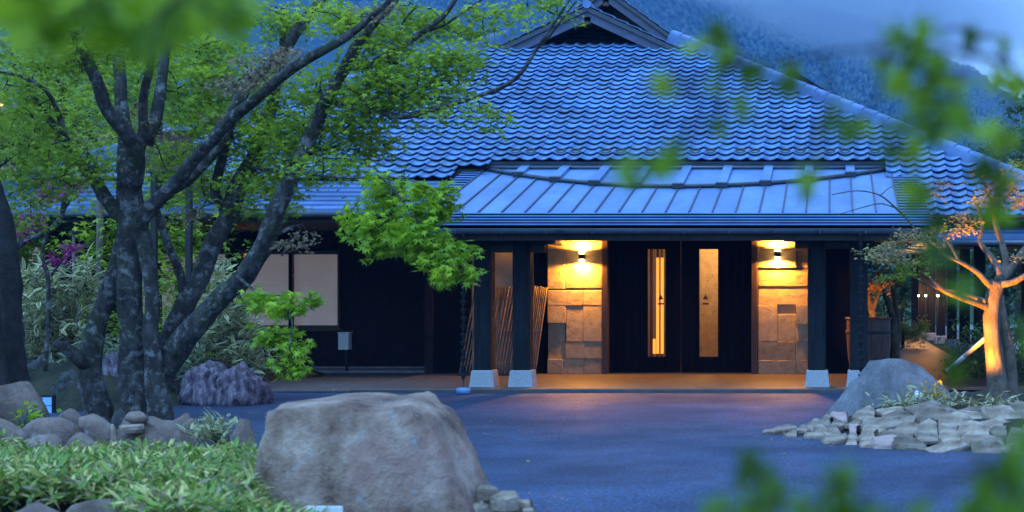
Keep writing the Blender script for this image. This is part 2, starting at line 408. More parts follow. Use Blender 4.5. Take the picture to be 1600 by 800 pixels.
M['mossy_rock'] = rock_mat('mossy_rock', [(0.3,(0.04,0.04,0.035)),(0.55,(0.10,0.095,0.09)),(0.75,(0.17,0.16,0.155))], 4, (0.07,0.09,0.02), 2.6, bscale=6, bs=1.0, lichen=(0.25,0.26,0.28), rnd=(0.8,1.1))
M['bark'] = rock_mat('maple_bark', [(0.3,(0.022,0.019,0.017)),(0.5,(0.065,0.056,0.050)),(0.72,(0.15,0.135,0.125))], 11, (0.05,0.062,0.022), 2.2, bscale=12, bs=1.0, lichen=(0.34,0.33,0.32), lich=(0.52,0.64), lscale=8.0, stretch=(1,1,0.55))
M['bark_dark'] = rock_mat('dark_bark', [(0.3,(0.018,0.017,0.016)),(0.6,(0.045,0.04,0.038)),(0.8,(0.07,0.065,0.06))], 8, None, bscale=16, bs=0.8, lichen=(0.12,0.125,0.13), lich=(0.62,0.75))
M['bark_pale'] = rock_mat('pale_bark', [(0.3,(0.07,0.055,0.04)),(0.5,(0.16,0.125,0.095)),(0.75,(0.26,0.21,0.165))], 9, None, bscale=12, bs=0.9, lichen=(0.34,0.31,0.28), lich=(0.6,0.75), stretch=(1,1,0.5))
# leaves
M['maple'] = leaf_mat('maple_leaf', (0.10,0.17,0.02), (0.29,0.41,0.03), (0.55,0.63,0.05), 0.5)
M['maple_bright'] = leaf_mat('maple_leaf_bright', (0.12,0.22,0.012), (0.27,0.42,0.016), (0.46,0.58,0.03), 0.42)
M['maple_brown'] = leaf_mat('maple_seed', (0.20,0.13,0.08), (0.32,0.20,0.12), (0.38,0.30,0.13), 0.3)
M['maple_far'] = leaf_mat('far_leaf', (0.12,0.19,0.025), (0.32,0.43,0.04), (0.55,0.63,0.08), 0.5)
M['conifer'] = leaf_mat('dark_leaf', (0.02,0.05,0.014), (0.05,0.10,0.025), (0.11,0.17,0.04), 0.2)
M['purple_leaf'] = leaf_mat('purple_leaf', (0.26,0.02,0.10), (0.50,0.05,0.24), (0.62,0.09,0.36), 0.35)
M['spring_leaf'] = leaf_mat('spring_leaf', (0.36,0.21,0.12), (0.46,0.31,0.13), (0.42,0.42,0.10), 0.35)
M['near_leaf'] = leaf_mat('near_leaf', (0.04,0.10,0.006), (0.18,0.31,0.010), (0.40,0.52,0.015), 0.55)
M['sasa'] = leaf_mat('sasa_leaf', (0.035,0.075,0.02), (0.075,0.13,0.03), (0.13,0.19,0.05), 0.25, edge=(0.55,0.53,0.38), edge_at=(0.5,0.85))
M['sasa_pale'] = leaf_mat('sasa_pale_leaf', (0.10,0.13,0.03), (0.24,0.26,0.06), (0.42,0.40,0.13), 0.25, edge=(0.75,0.68,0.48), edge_at=(0.5,0.85))
M['cover'] = leaf_mat('cover_leaf', (0.04,0.13,0.012), (0.20,0.35,0.025), (0.72,0.58,0.19), 0.3, edge=(0.58,0.50,0.30), edge_at=(0.8,1.0), brown=(0.42,0.32,0.22))
M['yellow_flower'] = leaf_mat('yellow_petal', (0.65,0.38,0.01), (0.8,0.5,0.015), (0.85,0.58,0.02), 0.3)
# ---------------------------------------------------------------- ground
def sheet(name, poly, z, mt, kind='structure', parent=None):
    me = mesh_np(name, [(x, y, z) for x, y in poly], [tuple(range(len(poly)))])
    o = link_mesh(name, me, mt, parent)
    if kind: o['kind'] = kind
    return o

sheet('ground', [(-890,-50),(890,-50),(890,838),(-890,838)], -0.03, M['grass_ground'])
# driveway with a gently uneven surface
nx, ny = 90, 60
xs = np.linspace(-26, 22, nx); ys = np.linspace(1.5, 20.75, ny)
gv = np.array([(x, y, 0.012*mnoise.noise((x*0.35, y*0.35, 1.7)) + 0.004*mnoise.noise((x*1.4, y*1.4, 3.1))) for y in ys for x in xs])
gf = np.array([(j*nx+i, j*nx+i+1, (j+1)*nx+i+1, (j+1)*nx+i) for j in range(ny-1) for i in range(nx-1)])
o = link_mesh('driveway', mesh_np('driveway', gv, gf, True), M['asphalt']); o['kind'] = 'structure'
# paving under the porch, gravel strip along the dark wall, garden path beside the house
b = MB(); b.bbox(-7.0, 1.3, 20.62, 24.6, -0.05, 0.055, 0.012)
o = b.build('porch_floor', M['porch_floor']); o['kind'] = 'structure'
sheet('gravel_strip', [(-14,20.7),(-7.02,20.7),(-7.02,25.98),(-14,25.98)], 0.012, M['gravel'])
b = MB(); b.bbox(-14, -7.02, 25.3, 25.97, 0, 0.06, 0.01)
o = b.build('kerb', M['kerb']); o['kind'] = 'structure'
sheet('added_gravel', [(3.6,27),(16,27),(16,60),(3.2,60)], 0.012, M['pale_gravel'])  # pale ground added to brighten the gaps behind the walkway posts
sheet('garden_path', [(1.3,20.9),(2.6,20.9),(2.75,60),(0.9,60),(0.75,24.6),(1.3,24.6)], 0.02, M['path'])

# ---------------------------------------------------------------- the inn
inn = empty('inn', (-2.5, 24.5, 0), 'dark walled inn with blue tiled hip and gable roof and lit entrance porch', 'inn')

# --- main tiled roof
SL = 0.54; AL = math.atan(SL); CA, SA = math.cos(AL), math.sin(AL)
D0, Z0, XC = 24.6, 3.72, -5.2
def rp(x, t, up=0.0):            # a point of the front roof plane, t = metres behind the porch eave
    return np.array([x, D0 + t - up*SA, Z0 + SL*t + up*CA])
def hip_x(t): return 7.62 - t
b = MB()
T1, TL, TR = 5.95, -0.72, -2.18
fr = [rp(XC-hip_x(0),0,-.05), rp(XC+hip_x(0),0,-.05), rp(XC+hip_x(T1),T1,-.05), rp(XC-hip_x(T1),T1,-.05)]
b.add(fr, [(0,1,2,3)])
b.add([rp(XC-hip_x(TL),TL,-.05), rp(-6.35,TL,-.05), rp(-5.95,0,-.05), rp(XC-hip_x(0),0,-.05)], [(0,1,2,3)])
b.add([rp(2.2,TR,-.05), rp(XC+hip_x(TR),TR,-.05), rp(XC+hip_x(0),0,-.05), rp(1.0,0,-.05)], [(0,1,2,3)])
for sgn, tb in ((-1, TL), (1, TR)):
    e = [rp(XC+sgn*hip_x(tb),tb,-.05), rp(XC+sgn*hip_x(T1),T1,-.05)]
    q = [e[0], (e[0][0], 37, e[0][2]), (e[1][0], 34.5, e[1][2]), e[1]]
    b.add(q, [(0,1,2,3) if sgn > 0 else (3,2,1,0)])
b.add([(XC-9.8,37,2.6),(XC-1.7,34.5,6.85),(XC+1.7,34.5,6.85),(XC+9.8,37,2.6)], [(0,1,2,3)])
roof = b.build('roof', M['under_roof'], inn)

# tile: S-shaped pantile, lower end raised over the course below
TW, TE, TLn = 0.262, 0.25, 0.292
us = np.array([0, .1, .22, .36, .5, .64, .76, .84, .92, 1.0])
def prof(u): return -0.026*np.sin(np.pi*u/0.74) if u < 0.74 else 0.019*np.sin(np.pi*(u-0.74)/0.26)
zs = np.array([prof(u) for u in us])
tv = []; tf = []; k = len(us)
for (yy, zz) in ((0.0, 0.036), (0.0, 0.051), (TLn, 0.004)):
    for u, z in zip(us, zs): tv.append((u*(TW+0.006), yy, z + zz))
for i in range(k-1):
    tf.append((i, i+1, k+i+1, k+i)); tf.append((k+i, k+i+1, 2*k+i+1, 2*k+i))
tv = np.array(tv); tile_me = mesh_np('roof_tile', tv, tf); tile_me.materials.append(M['tile'])
for i, p in enumerate(tile_me.polygons): p.use_smooth = (i % 2 == 1)
slots = []
for row in range(-10, 27):
    t = row*TE*CA
    for cn in range(-60, 60):
        x0 = -2.5 + cn*TW; xm = x0 + TW/2
        if abs(xm - XC) > hip_x(t + TE*CA) + 0.03: continue
        if row < 0:
            if xm < -5.9:
                if row < -3 or (row == -1 and xm > -5.95) or (row == -2 and xm > -6.35) or (row == -3 and xm > -6.5): continue
            elif xm > 0.95:
                pass
            else: continue
        if t > 5.35: continue
        slots.append((row, x0))
def seen(s):
    row, x0 = s; p = rp(x0, row*TE*CA); px = PX + p[0]*F/p[1]
    return -20 < px < 1620
vis = sorted([s for s in slots if seen(s) and (PX + rp(s[1], s[0]*TE*CA)[0]*F/rp(s[1], s[0]*TE*CA)[1]) > 640], key=lambda s: (s[0] if s[1] < 1.0 or s[0] >= 0 else s[0]+0.0, abs(s[1]+2.5)))
single = set(vis[:300])
rot = Matrix.Rotation(AL, 4, 'X')
big_v, big_f, big_r = [], [], []
tfq = np.array(tf); off = 0
R3 = np.array(rot.to_3x3())
trg = np.random.default_rng(3)
for s in slots:
    row, x0 = s
    base = rp(x0 + trg.normal()*0.0022, row*TE*CA + trg.normal()*0.003) + np.array([0, 0, trg.normal()*0.0018])
    if s in single:
        o = bpy.data.objects.new('roof_tile', tile_me); C.objects.link(o)
        o.location = tuple(base); o.rotation_euler = (AL + trg.normal()*0.008, trg.normal()*0.008, trg.normal()*0.006)
        o.parent = roof; o.matrix_parent_inverse = world_matrix(roof).inverted()
    else:
        big_v.append(tv @ R3.T + base); big_f.append(tfq + off); off += len(tv); big_r.append(np.full(len(tv), trg.random()))
me = mesh_np('upper_tiles', np.vstack(big_v), np.vstack(big_f), False, {'rnd': np.concatenate(big_r)})
sm = np.zeros(len(me.polygons), dtype=bool); sm[1::2] = True; me.polygons.foreach_set('use_smooth', sm)
o = link_mesh('upper_tiles', me, M['tile_field'], roof); o['kind'] = 'stuff'
# dark batten under the eave course and eave fascia
b = MB(); b.box(-5.95, 1.0, 24.62, 24.70, 3.55, 3.70); b.box(-6.4, -5.9, 24.2, 24.3, 3.25, 3.46)
b.build('eave_batten', M['under_roof'], inn)
b = MB(); b.tube([(-5.95, 24.50, 3.60), (1.05, 24.50, 3.60)], 0.028, 8); b.build('eave_flashing', M['gutter'], inn)
# snow guards: small rings on the second course, two tiles out of three
ring_pts = [(0.075*math.cos(a), 0.045*math.sin(a), 0.0) for a in np.linspace(0, 2*np.pi, 17)]
gb = MB(); v_, f_ = tube_np(np.array([(x*1.0, y*1.0, 0.0) for x, y, z in ring_pts]), np.full(17, 0.014), 6); gb.add(v_, f_, True)
gb.add([(-.06,.0,-.005),(.06,.0,-.005),(.05,.06,-.012),(-.05,.06,-.012)], [(0,1,2,3)])
guard_me = gb.mesh('snow_guard'); guard_me.materials.append(M['metal_dark'])
for cn in range(-14, 18):
    if cn % 3 == 2: continue
    x0 = -2.5 + cn*TW + TW*0.38; t = 1.35*TE*CA
    if x0 < -5.9 or x0 > 1.2: continue
    o = bpy.data.objects.new('snow_guard', guard_me); C.objects.link(o)
    o.location = tuple(rp(x0, t, 0.045)); o.rotation_euler = (AL+0.5, 0, 0)
    o.parent = roof; o.matrix_parent_inverse = world_matrix(roof).inverted()
# hip ridges: stacked noshi tiles and rounded caps piece by piece
for sgn, tb in ((-1, TL), (1, TR)):
    p0 = rp(XC+sgn*hip_x(tb), tb, 0.02); p1 = rp(XC+sgn*hip_x(T1-0.1), T1-0.1, 0.02)
    d = p1 - p0; L = np.linalg.norm(d); d = d/L
    q = np.cross(d, (0,0,1)); q /= np.linalg.norm(q); n_ = np.cross(q, d)
    rb = MB()
    for wv, h0, h1 in ((0.125,-0.16,0.02),(0.115,0.022,0.055),(0.10,0.057,0.09)):
        vv = []
        for P in (p0, p1):
            for (a, h) in ((-wv,h0),(wv,h0),(wv*0.97,h1),(-wv*0.97,h1)): vv.append(P + q*a + n_*h)
        rb.add(vv, [(3,2,1,0),(4,5,6,7),(0,1,5,4),(1,2,6,5),(2,3,7,6),(3,0,4,7)])
    hip = rb.build('hip_ridge', M['ridge_tile'], inn)
    npc = int(L/0.33)
    for k in range(npc):
        a = p0 + d*(L*k/npc) + n_*0.09; e = p0 + d*(L*(k+1)/npc) + n_*0.086
        cb = MB(); vv = []
        for P, r in ((a, 0.082), (a + (e-a)*0.15, 0.084), (e, 0.075)):
            for ang in np.linspace(-0.1, math.pi+0.1, 9): vv.append(P + q*(r*math.cos(ang)) + n_*(r*math.sin(ang)*0.9))
        ff = [(i*9+j, i*9+j+1, (i+1)*9+j+1, (i+1)*9+j) for i in range(2) for j in range(8)] + [tuple(range(9))]
        cb.add(vv, ff, True); cb.build('ridge_cap', M['ridge_tile'], hip)

# --- gables on the top of the roof
def gable(yf, yb, xa, za, run, slope, thick, name):
    """two roof slabs with barge boards at the front"""
    g = MB()
    for s in (-1, 1):
        e = (xa+s*run, za-slope*run)
        g.prism([(xa, za), (e[0], e[1]), (e[0], e[1]-thick), (xa, za-thick)], yf, yb)
    r = g.build(name, M['metal_dark'], inn)
    for s in (-1, 1):
        e = (xa+s*run*0.99, za-slope*run*0.99); h = thick+0.002
        bb = MB(); bb.prism([(xa, za-h), (e[0], e[1]-h), (e[0]-s*0.02, e[1]-h-0.17), (xa, za-h-0.19)], yf+0.05, yf+0.13)
        bb.build('barge_board', M['barge'], r)
    return r
g1 = gable(29.75, 32.4, -5.14, 7.42, 1.90, 0.465, 0.10, 'front_gable')
g2 = gable(32.3, 35.2, -5.16, 8.34, 1.70, 0.72, 0.10, 'rear_gable')
# tile edges on the right slopes of the gables
for (g, yf, yb, xa, za, run, slope, nn) in ((g1, 29.72, 32.3, -5.14, 7.42, 1.92, 0.465, 7), (g2, 32.27, 35, -5.16, 8.34, 1.72, 0.72, 7)):
    for s in (-1, 1):
        tb_ = MB()
        for kk in range(nn):
            a0, a1 = run*kk/nn, run*(kk+1.12)/nn
            tb_.prism([(xa+s*a0, za-slope*a0+0.012), (xa+s*a1, za-slope*a1+0.035), (xa+s*a1, za-slope*a1+0.062), (xa+s*a0, za-slope*a0+0.03)], yf, yf+0.5)
        tb_.build('edge_tiles', M['tile_field'], g)
b = MB(); b.tube([(-5.14, 29.7, 7.46), (-5.14, 32.3, 7.46)], 0.09, 10); b.build('ridge_roll', M['ridge_tile'], g1)
b = MB(); b.tube([(-5.16, 32.2, 8.38), (-5.16, 35.2, 8.38)], 0.10, 10); b.build('ridge_roll', M['ridge_tile'], g2)
b = MB(); b.prism([(-5.14-1.75, 6.45), (-5.14+1.75, 6.45), (-5.14, 7.30)], 31.0, 31.1); b.build('gable_wall', M['dark_wood'], g1)
for kk in range(9):
    z = 6.52 + kk*0.085; hw = (7.29-z)/0.48
    if hw < 0.15: continue
    b = MB(); b.prism([(-0.03, z-0.03), (0.0, z+0.03), (0.012, z+0.03), (-0.018, z-0.03)], -5.14-hw, -5.14+hw, 'x')
    v2 = [(x, 30.98 + y, zz) for (x, y, zz) in b.v]; b.v = v2
    b.build('louvre', M['dark_wood'], g1)
b = MB(); b.prism([(-5.16-1.62, 7.05), (-5.16+1.62, 7.05), (-5.16, 8.2)], 33.0, 33.1); b.build('gable_wall', M['dark_wood'], g2)
for g, xa, yy, z in ((g1, -5.14, 29.8, 7.14), (g2, -5.16, 32.35, 8.02), ):
    b = MB(); b.bbox(xa-0.075, xa+0.075, yy, yy+1.3, z-0.08, z+0.08, 0.01); b.build('ridge_beam', M['frame_wood'], g)
for xa in (-6.55, -3.73):
    b = MB(); b.bbox(xa-0.07, xa+0.07, 29.85, 31.0, 6.50, 6.66, 0.01); b.build('purlin', M['frame_wood'], g1)
# row of rounded tile ends on the ledge under the gable
b = MB(); b.box(-6.7, -3.6, 30.2, 31.0, 6.60, 6.63); b.build('gable_ledge', M['ridge_tile'], g1)
for kk in range(12):
    x = -6.45 + kk*0.24
    b = MB(); v_, f_ = tube_np(np.array([(x, 30.16, 6.60), (x, 30.5, 6.68)]), np.array([0.085, 0.085]), 10); b.add(v_, f_, True); b.f.append(tuple(range(10))); b.smooth.append(False)
    b.build('end_tile', M['ridge_tile'], g1)

# --- porch roof: standing seam sheets, stepped metal border, arched upper sheet with battens
PD, PZ, PS = 20.4, 2.39, 0.2763
def pp(x, t, up=0.0):
    c = math.cos(math.atan(PS)); s = math.sin(math.atan(PS))
    return np.array([x, PD + t - up*s, PZ + PS*t + up*c])
XL, XR, XA, XB = -6.33, 1.45, -6.0, 1.0
deck = MB(); vv = [pp(XL,0,-.02), pp(XR,0,-.02), pp(XR,4.25,-.02), pp(XL,4.25,-.02), pp(XL,0,-.10), pp(XR,0,-.10), pp(XR,4.25,-.10), pp(XL,4.25,-.10)]
deck.add(vv, [(0,1,2,3),(7,6,5,4),(0,4,5,1),(1,5,6,2),(2,6,7,3),(3,7,4,0)])
proof = deck.build('porch_roof', M['under_roof'], inn)
def slab_on(t0, t1, xa0, xb0, xa1, xb1, h, up=0.0, lift=0.0):
    b = MB(); vv = []
    for u in (up, up+h):
        vv += [pp(xa0,t0,u+lift), pp(xb0,t0,u+lift), pp(xb1,t1,u), pp(xa1,t1,u)]
    b.add(vv, [(3,2,1,0),(4,5,6,7),(0,1,5,4),(1,2,6,5),(2,3,7,6),(3,0,4,7)]); return b
NP = 20; pw = (XB-XA)/NP
for k in range(NP):
    x0 = XA + k*pw
    slab_on(0.87, 4.2, x0+0.004, x0+pw-0.004, x0+0.004, x0+pw-0.004, 0.012).build('roof_sheet', M['sheet'], proof)
for k in range(NP+1):
    x0 = XA + k*pw
    b = MB(); vv = []
    for t in (0.86, 4.2):
        for (dx, u) in ((-0.011,0.0),(0.011,0.0),(0.011,0.032),(-0.011,0.032)): vv.append(pp(x0+dx, t, u+0.004))
    b.add(vv, [(3,2,1,0),(4,5,6,7),(0,1,5,4),(1,2,6,5),(2,3,7,6),(3,0,4,7)]); b.build('seam', M['metal_dark'], proof)
for k in range(5):                               # the stepped courses along the front edge
    t0 = -0.03 + k*0.18
    slab_on(t0, t0+0.20, XL, XR, XL, XR, 0.014, 0.0, 0.036).build('edge_course', M['sheet'], proof)
for k in range(17):                              # and at both ends
    t0 = 0.87 + k*0.2
    slab_on(t0, t0+0.215, XL, XA-0.015, XL, XA-0.015, 0.012, 0.0, 0.03).build('end_course', M['sheet'], proof)
    slab_on(t0, t0+0.215, XB+0.015, XR, XB+0.015, XR, 0.012, 0.0, 0.03).build('end_course', M['sheet'], proof)
def arch(x): return 2.70 + 1.45*((x+2.5)/3.46)**2
xsn = np.linspace(-5.9, 0.92, 29)
cuts = [XA+0.35*(2*k) for k in range(11)]
for a, c in zip(cuts[:-1], cuts[1:]):            # upper sheets, bounded below by the arch
    a2, c2 = max(a+0.006, -5.93), min(c-0.006, 0.95)
    b = MB(); xx = np.linspace(a2, c2, 5); vv = []
    for x in xx: vv += [pp(x, min(arch(x), 4.18), 0.018), pp(x, 4.2, 0.018), pp(x, min(arch(x), 4.18), 0.04), pp(x, 4.2, 0.04)]
    ff = []
    for i in range(4): ff += [(4*i+2, 4*i+6, 4*i+7, 4*i+3), (4*i, 4*i+4, 4*i+6, 4*i+2)]
    b.add(vv, ff); b.build('upper_sheet', M['sheet'], proof)
b = MB(); b.tube([pp(x, min(arch(x), 4.15)-0.03, 0.05) for x in xsn], 0.034, 8); b.build('arched_rail', M['metal_dark'], proof)
for x in cuts[1:-1]:
    t0 = arch(x) - 0.02
    if t0 > 4.05: continue
    b = slab_on(t0, 4.2, x-0.075, x+0.075, x-0.075, x+0.075, 0.055, 0.042); bt = b.build('batten', M['sheet'], proof)
    b = slab_on(t0-0.09, t0-0.005, x-0.095, x+0.095, x-0.095, x+0.095, 0.075, 0.03); b.build('batten_foot', M['metal_dark'], bt)
b = MB(); vv = [pp(XL,4.2,-.3), pp(XR,4.2,-.3), pp(XR,4.2,0.16), pp(XL,4.2,0.16)]; b.add(vv, [(0,1,2,3)]); b.build('roof_flashing', M['metal_dark'], proof)
# fascia and half-round gutter with hangers
b = MB(); b.box(XL+0.03, XR-0.03, 20.44, 20.49, 2.20, 2.365); b.build('fascia', M['dark_wood'], proof)
b = MB(); gx = (XL-0.02, XR+0.02); vv = []
for x in gx:
    for r in (0.062, 0.056):
        for a in np.linspace(math.pi, 2*math.pi, 9): vv.append((x, 20.355 + r*math.cos(a), 2.355 + r*math.sin(a)*1.05))
ff = [(i, i+1, 18+i+1, 18+i) for i in range(8)] + [(9+i+1, 9+i, 27+i, 27+i+1) for i in range(8)] + [(0,18,27,9),(8,17,35,26)]
ff += [(i,9+i,9+i+1,i+1) for i in range(8)] + [(18+i+1,27+i+1,27+i,18+i) for i in range(8)]
b.add(vv, ff, True); gut = b.build('gutter', M['gutter'], inn)
b = MB(); b.tube([(XL, 20.292, 2.357), (XR, 20.292, 2.357)], 0.009, 6); b.build('gutter_bead', M['gutter'], gut)
for k in range(12):
    x = XL + 0.3 + k*0.65
    b = MB(); b.box(x-0.012, x+0.012, 20.30, 20.44, 2.356, 2.364); b.box(x-0.012, x+0.012, 20.286, 20.292, 2.30, 2.364); b.build('gutter_hanger', M['metal_dark'], gut)
for x in (-3.9, -0.2):
    b = MB(); vv = []
    for xx in (x-0.06, x+0.06):
        for a in np.linspace(math.pi, 2*math.pi, 9): vv.append((xx, 20.355 + 0.067*math.cos(a), 2.357 + 0.067*math.sin(a)*1.05))
    b.add(vv, [(i, i+1, 9+i+1, 9+i) for i in range(8)], True); b.build('gutter_joint', M['metal_dark'], gut)
# porch ceiling boards
for k in range(10):
    y0 = 20.5 + k*0.4
    b = MB(); b.box(XL+0.05, XR-0.05, y0, y0+0.39, 2.37 + k*0.012, 2.40 + k*0.012); b.build('ceiling_board', M['dark_wood'], proof)

# --- lower metal roof on the left and right
def low_roof(name, x0, x1, ya, za, yb, zb, nn):
    mb = MB(); mb.add([(x0,yb,zb-0.03),(x1,yb,zb-0.03),(x1,ya,za-0.03),(x0,ya,za-0.03),(x0,yb,zb-0.14),(x1,yb,zb-0.14),(x1,ya,za-0.14),(x0,ya,za-0.14)],
                      [(0,1,2,3),(7,6,5,4),(0,4,5,1),(1,5,6,2),(2,6,7,3),(3,7,4,0)])
    r = mb.build(name, M['under_roof'], inn)
    for k in range(nn):
        f0, f1 = k/nn, (k+1.1)/nn
        y0, y1 = yb+(ya-yb)*f0, yb+(ya-yb)*f1; z0, z1 = zb+(za-zb)*f0, zb+(za-zb)*f1
        e = MB(); e.add([(x0,y0,z0-0.03),(x1,y0,z0-0.03),(x1,y0,z0+0.03),(x0,y0,z0+0.03),(x1,y1,z1+0.0),(x0,y1,z1+0.0)], [(0,1,2,3),(3,2,4,5)])
        e.build('metal_course', M['sheet_low'], r)
    return r
lowl = low_roof('lower_roof', -14.6, -6.36, 24.0, 3.33, 22.35, 2.74, 7)
lowr = low_roof('lower_roof', 1.6, 5.4, 22.9, 2.60, 22.05, 2.30, 3)
b = MB(); b.tube([(-14.6, 22.29, 2.68), (-6.4, 22.29, 2.68)], 0.05, 10); b.build('gutter', M['gutter'], lowl)
b = MB(); b.tube([(1.6, 22.0, 2.22), (5.4, 22.0, 2.22)], 0.045, 10); b.build('gutter', M['gutter'], lowr)
b = MB(); b.box(-14.6, -6.4, 22.4, 26.1, 2.56, 2.60); b.build('soffit', M['dark_wood'], lowl)
b = MB(); b.box(0.62, 5.2, 22.1, 34.0, 2.62, 2.66); b.build('soffit', M['frame_wood'], lowr)
for x, y in ((4.5, 23.3), (4.5, 28.0), (4.5, 33.0)):
    b = MB(); b.bbox(x-0.12, x+0.12, y-0.12, y+0.12, 0.0, 2.62, 0.012); b.build('post', M['post_wood'], inn)

# --- walls
b = MB(); b.box(-14.4, -7.0, 26.0, 26.2, 0.0, 0.785); b.box(-14.4, -7.0, 26.0, 26.2, 2.20, 3.6)
b.box(-9.0, -7.0, 26.0, 26.2, 0.785, 2.20); b.box(-11.05, -10.80, 26.0, 26.2, 0.785, 2.20); b.box(-14.4, -12.9, 26.0, 26.2, 0.785, 2.2)
b.build('wall', M['dark_wall'], inn)
b = MB(); b.box(-14.4, -14.2, 26.2, 36, 0, 3.6); b.box(0.42, 0.60, 24.9, 36, 0, 3.6); b.box(-14.4, 0.6, 36, 36.2, 0, 3.6); b.build('outer_wall', M['dark_wall'], inn)
b = MB(); b.box(-7.0, -6.85, 24.4, 26.0, 0.0, 3.5); b.build('side_wall', M['dark_wall'], inn)
b = MB(); b.box(-14.4, -7.0, 25.93, 25.995, 0.0, 0.09); b.build('wall_base', M['kerb'], inn)
# windows of the left wing: frame, mullions, woven blinds behind glass
for (x0, x1, mull) in ((-10.80, -9.0, True), (-12.9, -11.05, True)):
    f = MB()
    f.box(x0, x1, 25.96, 26.06, 2.155, 2.20); f.box(x0, x1, 25.96, 26.06, 0.785, 0.83); f.box(x0, x0+0.04, 25.96, 26.06, 0.83, 2.155); f.box(x1-0.04, x1, 25.96, 26.06, 0.83, 2.155)
    w = f.build('window', M['frame_wood'], inn)
    xm = (x0+x1)/2 - 0.01
    b = MB(); b.box(xm-0.028, xm+0.028, 25.97, 26.05, 0.83, 2.155); b.box(xm+0.03, xm+0.045, 25.955, 25.97, 1.40, 1.52); b.build('mullion', M['door_wood'], w)
    for (a, c) in ((x0+0.04, xm-0.03), (xm+0.03, x1-0.04)):
        g = MB(); g.box(a, c, 26.015, 26.021, 0.83, 2.155); g.build('pane', M['glass'], w)
        g = MB(); nf = 40; vv = []; ff = []
        for i in range(nf+1):
            z = 0.84 + (2.14-0.84)*i/nf; vv += [(a+0.005, 26.075 + 0.003*math.sin(i*2.1), z), (c-0.005, 26.075 + 0.003*math.sin(i*2.1+0.6), z)]
        ff = [(2*i, 2*i+1, 2*i+3, 2*i+2) for i in range(nf)]; g.add(vv, ff); g.build('blind', M['blind'], w)
    s = MB(); s.bbox(x0-0.06, x1+0.06, 25.93, 26.0, 0.735, 0.783, 0.006); s.build('sill', M['frame_wood'], w)
M['warm_gap'] = emit('lit_gap', (1.0, 0.32, 0.06), 1.2)
b = MB(); b.box(-10.757, -10.70, 26.05, 26.06, 1.55, 2.15); b.build('lit_blind_gap', M['warm_gap'], inn)

# --- entrance back wall, doors, stone pillars
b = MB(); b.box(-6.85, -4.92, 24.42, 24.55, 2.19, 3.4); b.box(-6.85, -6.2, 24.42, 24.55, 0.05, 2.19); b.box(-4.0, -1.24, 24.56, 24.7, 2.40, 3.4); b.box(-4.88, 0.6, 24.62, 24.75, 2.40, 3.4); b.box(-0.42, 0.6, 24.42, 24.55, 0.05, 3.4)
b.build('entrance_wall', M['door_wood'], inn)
b = MB(); b.box(-6.2, -5.3, 24.44, 24.56, 0.05, 2.17); b.box(-5.3, -5.12, 24.40, 24.56, 0.05, 2.19); b.build('plaster_wall', M['plaster'], inn)
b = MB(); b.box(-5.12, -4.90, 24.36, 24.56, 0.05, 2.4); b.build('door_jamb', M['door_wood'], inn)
brg = np.random.default_rng(11)
def pillar(rects, ox, oy, sc, D, xl, xr):
    core = MB(); core.box(xl+0.01, xr-0.01, D+0.12, D+0.30, 0.05, 2.5)
    p = core.build('pillar', M['stone'], inn)
    for (x0, x1, y0, y1, rec) in rects:
        a = W(ox+x0/sc, oy+y1/sc, D); c = W(ox+x1/sc, oy+y0/sc, D)
        g = 0.0022; dy = rec + brg.normal()*0.012
        n_x, n_z = 10, 10
        bb = MB(); bb.bbox(a[0]+g, c[0]-g, D+dy, D+0.14, max(a[2], 0.056)+g, c[2]-g, 0.006)
        bb.build('stone_block', M['stone'], p)
    return p
pillar([(50,140,40,316,0.0),(140,328,40,312,-0.012),(50,232,322,400,-0.02),(232,328,322,400,0.005),(50,145,400,490,0.0),(145,232,400,585,0.012),(232,328,400,585,-0.005),
        (50,140,490,672,0.045),(140,328,585,672,0.0),(50,130,672,775,0.01),(130,235,672,775,0.0),(235,328,672,775,0.015)], 840, 355, 3.267, 24.3, -4.88, -3.95)
pillar([(45,280,20,106,0.0),(45,225,110,193,-0.025),(225,280,110,193,0.01),(45,280,195,280,0.0),(45,280,280,366,0.008),(45,135,366,540,-0.005),(135,222,366,410,0.075),(135,222,410,540,0.0),(222,280,366,460,-0.03),
        (222,280,460,540,0.005),(45,222,540,628,-0.012),(222,280,540,628,0.004),(45,222,628,722,0.004),(222,280,628,722,0.0)], 1170, 355, 3.021, 24.3, -1.28, -0.43)
for x0, x1 in ((-3.94, -3.84), (-1.385, -1.285)):
    b = MB(); b.bbox(x0, x1, 24.26, 24.56, 0.05, 2.45, 0.006); b.build('door_jamb', M['frame_wood'], inn)
